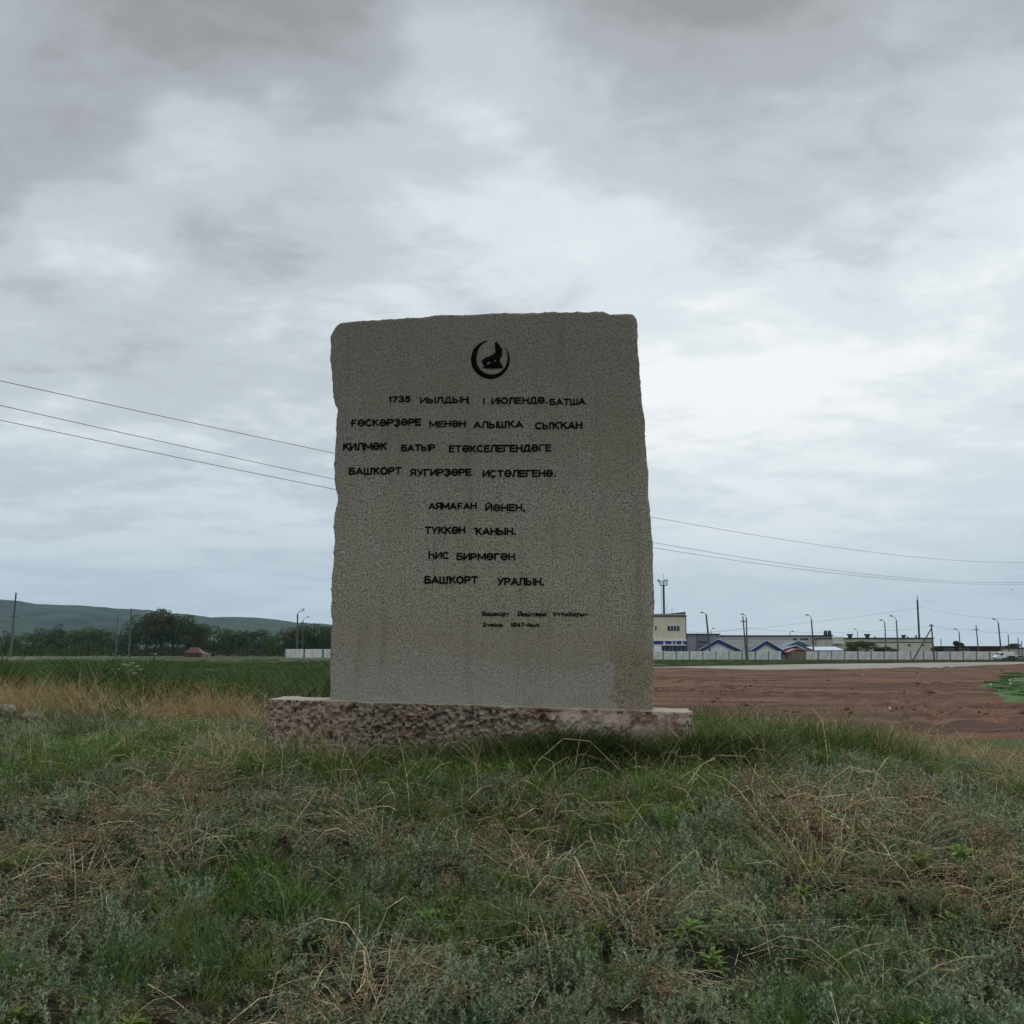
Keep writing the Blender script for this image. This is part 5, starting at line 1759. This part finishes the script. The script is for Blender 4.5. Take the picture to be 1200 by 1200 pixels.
# grass along the foot of the monument
u_ = rng.uniform(bt0[0] - 0.3, bt1[0] + 0.5, 1500)
d_ = BOFF + 0.02 + np.abs(rng.normal(0, 0.22, 1500))
fx_ = ORG.x + AX.x * u_ + NRM.x * d_
fy_ = ORG.y + AX.y * u_ + NRM.y * d_
k = rng.random(1500) < np.clip(0.35 + 0.5 * sstep(-0.3, 0.6, u_ - 0.4), 0, 1)
fx_, fy_, uu = fx_[k], fy_[k], u_[k]
scl = rng.uniform(0.35, 1.25, len(fx_)) * (0.42 + 0.85 * sstep(0.3, 1.6, uu)) * (0.6 + 0.9 * vn(np.c_[uu * 2.5, fy_ * 2], 1.0, 5))
fgreens = [grass_tuft(380 + k, 40, 0.26, 0.22, 0.0036, 0.9, MGC, base=0.05) for k in range(4)]
scatter("footing_grass", "dark green grass growing against the concrete footing", fgreens, np.c_[fx_, fy_, gz_np(fx_, fy_)],
        np.c_[rng.normal(0, .12, len(fx_)), rng.normal(0, .12, len(fx_)), rng.uniform(0, 6.28, len(fx_))], scl)

# tall dry grass on the crest
orng = [grass_tuft(300 + k, 18, 0.62, 0.40, 0.0075, 0.55, MO, base=0.12, lean=0.8) for k in range(6)]
yel = [grass_tuft(310 + k, 50, 0.40, 0.30, 0.0042, 0.6, MY, base=0.08, lean=0.5) for k in range(3)]


def w_orange(x, y):
    px = 600 + x / y * F
    left = (1 - sstep(265, 310, px)) * sstep(11.0, 11.5, y) * (1 - sstep(13.2, 14.2, y))
    gap = sstep(115, 135, px) * (1 - sstep(150, 185, px)) * 0.6
    return np.clip(left * (0.75 - gap) + (nz(x, y, 1.0, 15) - 0.5) * 0.9 * left, 0, 1)


scatter("dry_crest_grass", "tall orange brown dry grass on the left crest", orng, *place(6500, 10.8, 14.5, w_orange, 8, mg=2.0, smin=0.3, smax=1.15))
G_or = spots([(1055, 885, 34, 1.5), (1030, 890, 22, 1.0), (1190, 905, 55, 1.5), (930, 870, 30, .8), (980, 880, 28, .9), (860, 850, 20, .6), (1120, 885, 30, .6), (935, 985, 35, 0.8), (905, 925, 25, .5), (960, 880, 30, .4), (420, 1190, 35, 1.0), (1100, 905, 60, .5), (520, 930, 30, .5)])
scatter("dry_tall_grass", "upright yellow brown dry grass clumps on the right", orng, *place(2600, 4.0, 13.0, lambda x, y: np.clip(field_of(G_or, x, y) * 0.8, 0, 1), 9, smin=0.4, smax=0.85))
scatter("yellow_grass", "yellow green grass at the right crest", yel, *place(2500, 5.0, 13.5, lambda x, y: np.clip(sstep(1.8, 3.2, x) * sstep(7.5, 9.0, y) * 0.45 + field_of(G_or, x, y) * 0.35 + (nz(x, y, 1.5, 19) - .5) * .5 - .12, 0, 1), 10, smin=0.35, smax=0.8))

crest_g = [grass_tuft(340 + k, 26, 0.42, 0.3, 0.0065, 0.7, MGC, base=0.08, lean=0.6) for k in range(4)]
scatter("crest_grass", "tall green grass mixed with dead stems along the crest", crest_g, *place(5200, 8.4, 14.5, lambda x, y: np.clip((sstep(1.75, 2.2, x) * sstep(8.4, 9.2, y) * (0.55 - 0.35 * sstep(3.0, 5, x)) + sstep(11.6, 12.6, y) * (x < -1) * 0.45) + (nz(x, y, 1.3, 23) - .5) * 3.2, 0, 1), 11, smin=0.3, smax=1.25))
crest_d = [grass_tuft(345 + k, 14, 0.46, 0.35, 0.006, 0.6, MD, base=0.08, lean=0.9) for k in range(4)]
scatter("crest_straw", "pale straw stems standing along the right crest", crest_d, *place(3600, 8.2, 13.5, lambda x, y: np.clip(sstep(1.9, 2.6, x) * sstep(8.3, 9.2, y) * 0.55 + (nz(x, y, 1.6, 29) - .55) * 2.2 * (x > 1.8), 0, 1), 12, smin=0.4, smax=1.0))

# straw stems and green weeds of uneven height mixed through the left crest
scatter("left_crest_straw", "pale straw stems mixed through the left crest", crest_d, *place(2800, 10.6, 15.5, lambda x, y: np.clip((x < -1.6) * (0.28 + (nz(x, y, 0.9, 33) - .5) * 1.6), 0, 1), 13, mg=2.0, smin=0.5, smax=1.4))
weeds = [grass_tuft(355 + k, 30, 0.80, 0.32, 0.013, 0.8, MGD, base=0.07, lean=0.7) for k in range(4)]
scatter("crest_weeds", "taller green weeds standing behind the left crest", weeds, *place(9000, 12.6, 20.0, lambda x, y: np.clip((x < -2.0) * (0.45 + (nz(x, y, 0.7, 35) - .5) * 2.6), 0, 1), 14, mg=2.5, smin=0.5, smax=1.7))
foot_straw = [grass_tuft(361 + k, 9, 0.42, 0.35, 0.0045, 0.6, MD, base=0.06, lean=0.9) for k in range(4)]
ku = rng.uniform(bt0[0] - 0.5, bt1[0] + 0.6, 260)
kd = BOFF + 0.05 + np.abs(rng.normal(0, 0.35, 260))
kx_, ky_ = ORG.x + AX.x * ku + NRM.x * kd, ORG.y + AX.y * ku + NRM.y * kd
scatter("footing_straw", "dry stems standing in front of the footing", foot_straw, np.c_[kx_, ky_, gz_np(kx_, ky_)],
        np.c_[rng.normal(0, .15, 260), rng.normal(0, .15, 260), rng.uniform(0, 6.28, 260)], rng.uniform(0.4, 1.15, 260))
broad = []
for k in range(4):
    r2 = np.random.default_rng(370 + k)
    rb = Rib()
    for j in range(26):
        a_ = r2.uniform(0, 6.28)
        d = np.array([math.cos(a_), math.sin(a_), r2.uniform(0.3, 1.6)])
        d /= np.linalg.norm(d)
        ln = r2.uniform(0.03, 0.085)
        b0 = np.array([0, 0, r2.uniform(0, 0.05)])
        sv = np.cross(d, [0, 0, 1.0])
        sv /= np.linalg.norm(sv)
        o_ = len(rb.v)
        for t_, w2 in ((0, .15), (.35, .8), (.65, 1.0), (1, .05)):
            q = b0 + d * ln * t_ + np.array([0, 0, -0.4 * ln * t_ * t_])
            rb.v += [q - sv * w2 * 0.009, q + sv * w2 * 0.009]
        for i in range(3):
            rb.f.append((o_ + 2 * i, o_ + 2 * i + 1, o_ + 2 * i + 3, o_ + 2 * i + 2))
    broad.append(rb.obj("rosette", MG))
scatter("broad_leaf_weeds", "small broad leaved weeds scattered through the knoll", broad, *place(2600, 3.3, 12.0, lambda x, y: np.clip(0.25 + (nz(x, y, 1.9, 41) - .5) * 2.4, 0, 1), 15, smin=0.6, smax=1.5))

# lush green growth behind the crest on the left and down the slope
lush = [grass_tuft(320 + k, 60, 0.62, 0.44, 0.014, 0.5, MGD, base=0.22, lean=0.5, seg=3) for k in range(4)]
xl_ = rng.uniform(-26, 1.0, 5200)
yl_ = rng.uniform(13.6, 30, 5200)
k = (np.abs(xl_) < yl_ * 0.62 + 2) & (rng.random(5200) < 0.55 + (fbm(np.c_[xl_, yl_], 0.35, 5, 3) - 0.5) * 2)
xl_, yl_ = xl_[k], yl_[k]
scatter("lush_grass", "tall dark green grass behind the left crest", lush, np.c_[xl_, yl_, gz_np(xl_, yl_)],
        np.c_[rng.normal(0, .1, len(xl_)), rng.normal(0, .1, len(xl_)), rng.uniform(0, 6.28, len(xl_))], rng.uniform(0.45, 1.0, len(xl_)))
# grass on the right hand slope
xr3 = rng.uniform(2.0, 20, 2600)
yr3 = rng.uniform(10.5, 31, 2600)
k = (xr3 < yr3 * 0.62 + 2) & (yr3 < near_e(xr3) + 2.0)
xr3, yr3 = xr3[k], yr3[k]
scatter("slope_grass", "short green grass on the slope down to the red earth", greens, np.c_[xr3, yr3, gz_np(xr3, yr3)],
        np.c_[rng.normal(0, .12, len(xr3)), rng.normal(0, .12, len(xr3)), rng.uniform(0, 6.28, len(xr3))], rng.uniform(0.4, 1.3, len(xr3)) * (0.3 + 1.2 * fbm(np.c_[xr3, yr3], 0.8, 7, 3)))
# the open field
fieldt = [grass_tuft(330 + k, 110, 0.5, 0.5, 0.035, 0.5, MGD, base=0.8, lean=0.5, seg=2) for k in range(3)]
n_ = 26000
yf = 24 * (420 / 28) ** rng.random(n_)
xf = rng.uniform(-0.62, 0.0, n_) * yf
k = (dirt_keep(xf, yf) < -0.5) & (road_keep(xf, yf) < -0.5) & (rng.random(n_) < 1 - sstep(190, 330, yf)) & (rng.random(n_) < 0.35 + 1.3 * fbm(np.c_[xf * 0.5, yf], 0.05, 12, 3))
xf, yf = xf[k], yf[k]
scatter("field_grass", "rough green grass of the open field at left", fieldt, np.c_[xf, yf, gz_np(xf, yf) - 0.05],
        np.c_[rng.normal(0, .05, len(xf)), rng.normal(0, .05, len(xf)), rng.uniform(0, 6.28, len(xf))], rng.uniform(0.3, 1.35, len(xf)) * (0.3 + 1.5 * fbm(np.c_[xf, yf * 0.6], 0.12, 3, 3)))
n_ = 7000
xv = rng.uniform(20, 165, n_)
yv = np.maximum(road_far(xv) + 2, rng.uniform(180, 321, n_))
k = yv < 321
xv, yv = xv[k], yv[k]
scatter("verge_grass", "green grass of the verge between road and fence", fieldt, np.c_[xv, yv, gz_np(xv, yv) - 0.05],
        np.c_[rng.normal(0, .05, len(xv)), rng.normal(0, .05, len(xv)), rng.uniform(0, 6.28, len(xv))], rng.uniform(0.3, 0.75, len(xv)))
n_ = 5000
xp_, yp_ = rng.uniform(19, 108, n_), rng.uniform(54, 114, n_)
k = patch_keep(xp_, yp_) > 1
xp_, yp_ = xp_[k], yp_[k]
M_BG = leafy("bright grass blade", ((0.04, 0.095, 0.018), (0.07, 0.14, 0.03)), scale=0.3)
brt = [grass_tuft(350 + k, 90, 0.22, 0.3, 0.02, 0.5, M_BG, base=0.5, lean=0.5, seg=2) for k in range(2)]
scatter("patch_grass", "bright green grass patch in the red earth", brt, np.c_[xp_, yp_, dirt_h(xp_[:, None], yp_[:, None])[:, 0] + 0.36],
        np.c_[xp_ * 0, xp_ * 0, rng.uniform(0, 6.28, len(xp_))], rng.uniform(0.5, 1.1, len(xp_)))

# clods and stones strewn over the bare earth: nobody could count them
def clod(seed, mat_):
    r2 = np.random.default_rng(seed)
    bm = bmesh.new()
    bmesh.ops.create_icosphere(bm, subdivisions=2, radius=0.5)
    co = np.array([v_.co[:] for v_ in bm.verts])
    dd = 0.65 + 0.7 * fbm(co + seed, 1.9, seed, 3)
    for v_, s_ in zip(bm.verts, dd):
        v_.co = v_.co * s_
        v_.co.z *= 0.6
    me = bpy.data.meshes.new("clod")
    bm.to_mesh(me)
    bm.free()
    me.materials.append(mat_)
    return bpy.data.objects.new("clod", me)


clods = [clod(400 + k, M_DIRT) for k in range(4)]
n_ = 9000
yc = 26 * (145 / 26) ** rng.random(n_)
xc = rng.uniform(-0.02, 0.6, n_) * yc
cl = fbm(np.c_[xc * 0.35, yc], 0.25, 9, 3)
k = (dirt_keep(xc, yc) > 0.5) & (patch_keep(xc, yc) < 0) & (rng.random(n_) < sstep(0.42, 0.66, cl))
xc, yc = xc[k], yc[k]
scatter("earth_clods", "clods of red earth strewn over the bare ground", clods, np.c_[xc, yc, dirt_h(xc[:, None], yc[:, None])[:, 0]],
        np.c_[rng.normal(0, .3, len(xc)), rng.normal(0, .3, len(xc)), rng.uniform(0, 6.28, len(xc))], rng.lognormal(-2.3, 0.5, len(xc)))

# ================================================================== SINGLE PLANTS AND STONES THAT STAND OUT
def stalk_plant(name, label, cat, px, py, tips, thick=0.0045, material=MD, heads=None, headm=None, bow=0.1):
    """a dead or flowering stem rooted at a photo place; tips are where its branches end"""
    p = on_ground(px, py)
    if p.y > 13.5 or p.y > 10.2 and px > 600:
        ylim = 10.0 if px > 600 else 13.0
        p = Vector((X_(px, ylim), ylim, gz(X_(px, ylim), ylim)))
    Y = p.y
    root = empty(name, p, label, cat)
    forks = []
    for i, (tx, ty, dy) in enumerate(tips):
        e_ = at(tx, ty, Y + dy) - p
        mb = MB()
        n = 8
        st = Vector((0, 0, -0.02)) if i == 0 or not forks else forks[min(len(forks) - 1, 1 + i % 3)]
        pts = []
        side = Vector((-e_.z, 0.2, e_.x)).normalized() * bow * e_.length * (1 if i % 2 else -1)
        for k in range(n + 1):
            s_ = k / n
            pts.append(st.lerp(e_, s_) + side * (s_ * (1 - s_)) * 1.6)
        if i == 0:
            forks = [pts[2], pts[3], pts[4], pts[5]]
        mb.tube(pts, [thick * (1 - 0.6 * k / n) * (1 if i == 0 else 0.75) for k in range(n + 1)], 5)
        mb.build("stem", material, root)
        if heads:
            hb = MB()
            r2 = np.random.default_rng(i + int(px))
            if heads == 'umbel':
                for q in range(16):
                    a_, rr = r2.uniform(0, 6.28), 0.030 * r2.random() ** 0.5
                    c_ = e_ + Vector((math.cos(a_) * rr, math.sin(a_) * rr, 0.006 + r2.uniform(-.004, .004)))
                    s3 = 0.0055
                    hb.tube([e_ - Vector((0, 0, 0.02)), c_], 0.0008, 3)
                    hb.box(c_.x - s3, c_.x + s3, c_.y - s3, c_.y + s3, c_.z, c_.z + 0.004)
            else:
                for q in range(14):
                    c_ = e_ + Vector(r2.normal(0, 0.012, 3))
                    s3 = 0.006
                    hb.tube([c_ - Vector((0, 0, s3)), c_, c_ + Vector((0.002, 0, s3))], [0.001, 0.005, 0.001], 4)
            hb.build("flower_head" if heads == 'umbel' else "seed_head", headm or material, root)
    return root


M_UMB = mat("cream umbel", (0.55, 0.53, 0.36), None, 0.9)
stalk_plant("umbel_plant", "green weed with pale umbels rising from the left crest", "plant", 152, 838,
            [(150, 780, 0.1), (145, 779, -0.1), (155, 777.5, 0.2), (160, 781, 0.1), (164, 785, 0), (157, 789, -.1), (138, 785, 0.1), (153, 785.5, 0.15)],
            0.004, MG, 'umbel', M_UMB, 0.08)
stalk_plant("dry_weed", "brown branching weed with seed heads against the red earth at right", "weed", 1062, 872,
            [(1059, 812, 0), (1038, 826, .1), (1058, 832, 0), (1063, 822, -.1), (1052, 818, .1), (1050, 830, 0), (1040, 823, 0)], 0.0045, MDB, 'seed', MDB, 0.06)
stalk_plant("dry_weed", "thin single dark stem with flat top right of the branching weed", "weed", 1088, 862, [(1087.5, 812, 0), (1084, 811.5, 0), (1091, 812, 0)], 0.003, MDB, 'seed', MDB, 0.02)
stalk_plant("dry_stalk", "pale forked stalk leaning at the left end of the footing", "dry stalk", 303, 925,
            [(311, 862, 0.1), (299, 880, 0), (296, 866, 0.1)], 0.005)
stalk_plant("dry_stalk", "straight straw stalk slanting up right to the footing corner", "dry stalk", 230, 905, [(300, 866, 0.3)], 0.003)
STK = [((118, 990), [(240, 852, .5), (150, 930, .2)], "longest pale stalk slanting from lower left towards the footing"),
       ((195, 1045), [(183, 970, .1), (190, 985, -.1), (166, 1000, 0)], "pale forked stalk standing in the left brown tangle"),
       ((88, 1065), [(84, 980, .1), (62, 1005, 0), (112, 990, .2)], "upright pale stalk bunch at far left"),
       ((150, 1060), [(118, 992, .1), (128, 1020, 0)], "curved pale stalk right of the far left bunch"),
       ((30, 1060), [(15, 1000, .1), (48, 978, .2)], "bent pale stalk close to the left picture edge"),
       ((608, 1098), [(605, 1050, .1), (568, 1055, .1), (612, 1040, .1)], "whitish forked root like stalk low in the centre"),
       ((648, 1148), [(632, 1070, .3), (650, 1110, .1)], "pale curving stalk below the centre tangle"),
       ((632, 1060), [(622, 1035, .1), (640, 1030, .1)], "short hooked pale stalk above the centre tangle"),
       ((575, 1065), [(552, 1050, .1), (730, 1035, .3)], "long low stalk lying right across the centre"),
       ((435, 960), [(400, 870, .2), (420, 900, .1), (380, 905, .1)], "thin tan stalks rising before the footing's left half"),
       ((480, 960), [(466, 860, .1), (500, 885, .1)], "pair of thin straw stems left of the green tuft"),
       ((560, 945), [(553, 872, .1), (566, 868, .1), (545, 885, .1)], "bunch of thin straw stems in front of the footing middle"),
       ((958, 990), [(900, 910, .2), (950, 900, .1)], "long straw stalk bowing left in the right dry clump"),
       ((962, 1000), [(958, 905, .1), (975, 925, .1)], "tall upright straw stalk in the right dry clump"),
       ((962, 1050), [(875, 920, .4)], "thin pale stalk crossing the right dry clump diagonally"),
       ((890, 960), [(888, 905, .1), (902, 925, 0)], "short pale stalk left of the right dry clump"),
       ((1140, 1030), [(1138, 985, .1), (1150, 1005, 0), (1175, 1015, 0)], "dark twiggy stalk at the right edge tangle"),
       ((1160, 960), [(1168, 905, .1), (1140, 915, .1)], "straw stalk rising from the grass near the right edge"),
       ((1050, 895), [(1100, 858, .2)], "long pale blade bending right below the branching weed"),
       ((1130, 895), [(1145, 870, 0), (1118, 868, 0)], "pale folded blade at the right crest"),
       ((35, 905), [(32, 830, .1), (60, 860, .1)], "thin stalk crossing the stones at the left"),
       ((65, 860), [(30, 812, .1), (70, 815, .1)], "thin leaning stalk above the pale stones"),
       ((128, 870), [(103, 775, .2), (130, 800, 0)], "tallest thin stalk rising above the orange crest grass"),
       ((325, 985), [(372, 925, .2), (300, 930, .1)], "thin stalk slanting right beneath the footing's left end"),
       ((255, 1000), [(205, 992, .1), (280, 1005, 0)], "nearly flat pale stalk in the left middle ground"),
       ((715, 1060), [(800, 1040, .1)], "low pale stalk running right of the centre tangle")]
for (px, py), tips, lab in STK:
    stalk_plant("dry_stalk", lab, "dry stalk", px, py, tips, 0.0036)

M_STONE = mat("pale limestone", (0.40, 0.34, 0.30), (0.27, 0.22, 0.19), 0.9, 8, bump=0.6, bscale=20)
for px, py, wd, hh, lab in ((4, 846, 0.32, 0.16, "larger pale stone at the very left edge of the crest"), (34, 848, 0.22, 0.10, "flat pinkish stone right of the edge stone"),
                            (2, 852, 0.14, 0.08, "small pale stone in front of the edge stone")):
    o = clod(500 + int(px), M_STONE)
    o.name = "stone"
    COL.objects.link(o)
    p = on_ground(px, py)
    o.location = p + Vector((0, 0, hh * 0.75))
    o.scale = (wd * 0.9, wd * 0.7, hh * 1.5)
    tag(o, lab, "stone")

# little white flowers in the bright patch
M_FLW = mat("white petals", (0.75, 0.75, 0.72), None, 0.8)
for i, (px, py, lab) in enumerate(((1162, 814.5, "leftmost white flower head at the edge of the bright grass"), (1184, 808, "upper white flower head in the bright grass"),
                                   (1185, 814, "lower white flower head in the bright grass"), (1011.5, 793, "white scrap lying on the red earth near the road"),
                                   (1043, 837, "white chip on the red earth behind the branching weed"))):
    p = on_ground(px, py)
    o = tag(MB().tube([(0, 0, 0.02), (0, 0, 0.10), (0, 0, 0.2)], [0.02, 0.07, 0.03], 8).build("flower" if i < 3 else "scrap", M_FLW, smooth=True), lab, "flower" if i < 3 else "litter")
    o.location = p + Vector((0, 0, 0.55 if i < 3 else 0.1))

# tussocks and straw clumps one can tell apart
for i, (px, py, hh, wd, nb_, mt, lab) in enumerate((
        (822, 872, 0.55, 0.30, 40, MGC, "tallest dark grass tuft standing at the footing's right end"), (850, 866, 0.50, 0.34, 44, MGC, "dark tall grass tuft one step right of the footing"),
        (925, 872, 0.42, 0.34, 44, MGC, "mixed grass tuft half way along the right crest"), (1000, 880, 0.40, 0.34, 40, MGC, "brownish green tuft left of the branching weed"),
        (1105, 892, 0.40, 0.36, 44, MGC, "ragged brownish green tuft right of the thin dark stem"), (296, 880, 0.40, 0.30, 36, MGC, "tall thin grass tuft against the footing's left end"),
        (540, 925, 0.36, 0.40, 46, MG, "upright green tussock before the middle of the footing"), (250, 1125, 0.30, 0.45, 90, MB_, "wide bluish green tussock in the lower left"),
        (1012, 1085, 0.26, 0.28, 60, MG, "bright green tussock in the lower right dry area"), (875, 895, 0.34, 0.55, 90, MG, "broad dark green tussock right of the footing"),
        (300, 912, 0.30, 0.35, 60, MG, "dark green tussock at the left end of the footing"), (1048, 915, 0.30, 0.30, 60, MG, "green tussock below the brown branching weed"),
        (718, 1005, 0.22, 0.40, 70, MG, "low spreading green tussock right of centre"), (140, 1190, 0.22, 0.5, 120, MB_, "dense bluish tussock in the lower left corner"),
        (955, 1195, 0.20, 0.5, 110, MB_, "dense bluish tussock at the bottom right"), (835, 868, 0.42, 0.35, 60, MG, "tall green tussock touching the footing's right corner"),
        (960, 900, 0.28, 0.3, 50, MG, "small green tussock on the right crest"), (560, 1082, 0.16, 0.40, 34, MG, "short bright green spray beside the whitish forked stalk"),
        (60, 905, 0.26, 0.6, 90, MG, "wide yellow green tussock near the left edge"), (400, 905, 0.28, 0.4, 60, MG, "green tussock under the footing's left third"),
        (1150, 940, 0.24, 0.35, 55, MG, "green tussock close to the right edge"), (330, 1085, 0.26, 0.3, 50, MB_, "thin bluish tussock in the left foreground"))):
    o = grass_tuft(700 + i, nb_, hh, wd * 0.8, 0.0052 if mt is MG else 0.0034, 0.75, mt, seg=5, base=wd * 0.18, lean=0.6)
    o.name = "grass_tussock"
    COL.objects.link(o)
    p_ = on_ground(px, py)
    o.location = p_
    tag(o, lab, "grass tussock")
for i, (px, py, hh, wd, nb_, lab) in enumerate((
        (950, 1030, 0.42, 0.55, 60, "fanned straw clump in the middle of the right dry area"), (640, 1035, 0.32, 0.6, 70, "low straw clump at the centre of the foreground"),
        (425, 1199, 0.26, 0.5, 60, "pale straw clump at the bottom edge left of centre"), (235, 960, 0.38, 0.6, 60, "leaning straw clump in the left middle ground"),
        (95, 1040, 0.36, 0.6, 60, "straw clump between the two left stalk bunches"), (1065, 990, 0.30, 0.5, 60, "straw clump behind the bright green tussock"),
        (1140, 1070, 0.30, 0.7, 80, "wide brown straw clump at the lower right edge"), (740, 1085, 0.26, 0.6, 60, "flattened straw clump right of the forked stalk"),
        (450, 1000, 0.30, 0.45, 45, "thin straw clump below the footing's left half"), (1185, 925, 0.40, 0.5, 60, "tall yellow straw clump at the right edge crest"))):
    o = grass_tuft(740 + i, nb_, hh, wd * 1.1, 0.0050, 0.85, MD if i % 3 else MO, seg=5, base=wd * 0.22, lean=0.9)
    o.name = "straw_clump"
    COL.objects.link(o)
    p_ = on_ground(px, py)
    o.location = p_
    o.rotation_euler = (random.uniform(-.15, .15), random.uniform(-.3, .3), 0)
    tag(o, lab, "straw clump")

# ================================================================== HAZE
bm_ = MB().box(-4700, 4700, -270, 4950, -3.0, 330)
hzm = bpy.data.materials.new("thin haze")
hzm.use_nodes = True
hzm.node_tree.nodes.clear()
t = NT(hzm.node_tree)
pv = t.n('ShaderNodeVolumePrincipled', {'Color': (0.50, 0.76, 0.95), 'Density': 0.00005, 'Anisotropy': 0.0})
ho = t.n('ShaderNodeOutputMaterial')
hzm.node_tree.links.new(pv.outputs[0], ho.inputs['Volume'])
tag(bm_.build("haze", hzm), "thin pale haze in the air over the plain", kind='stuff')
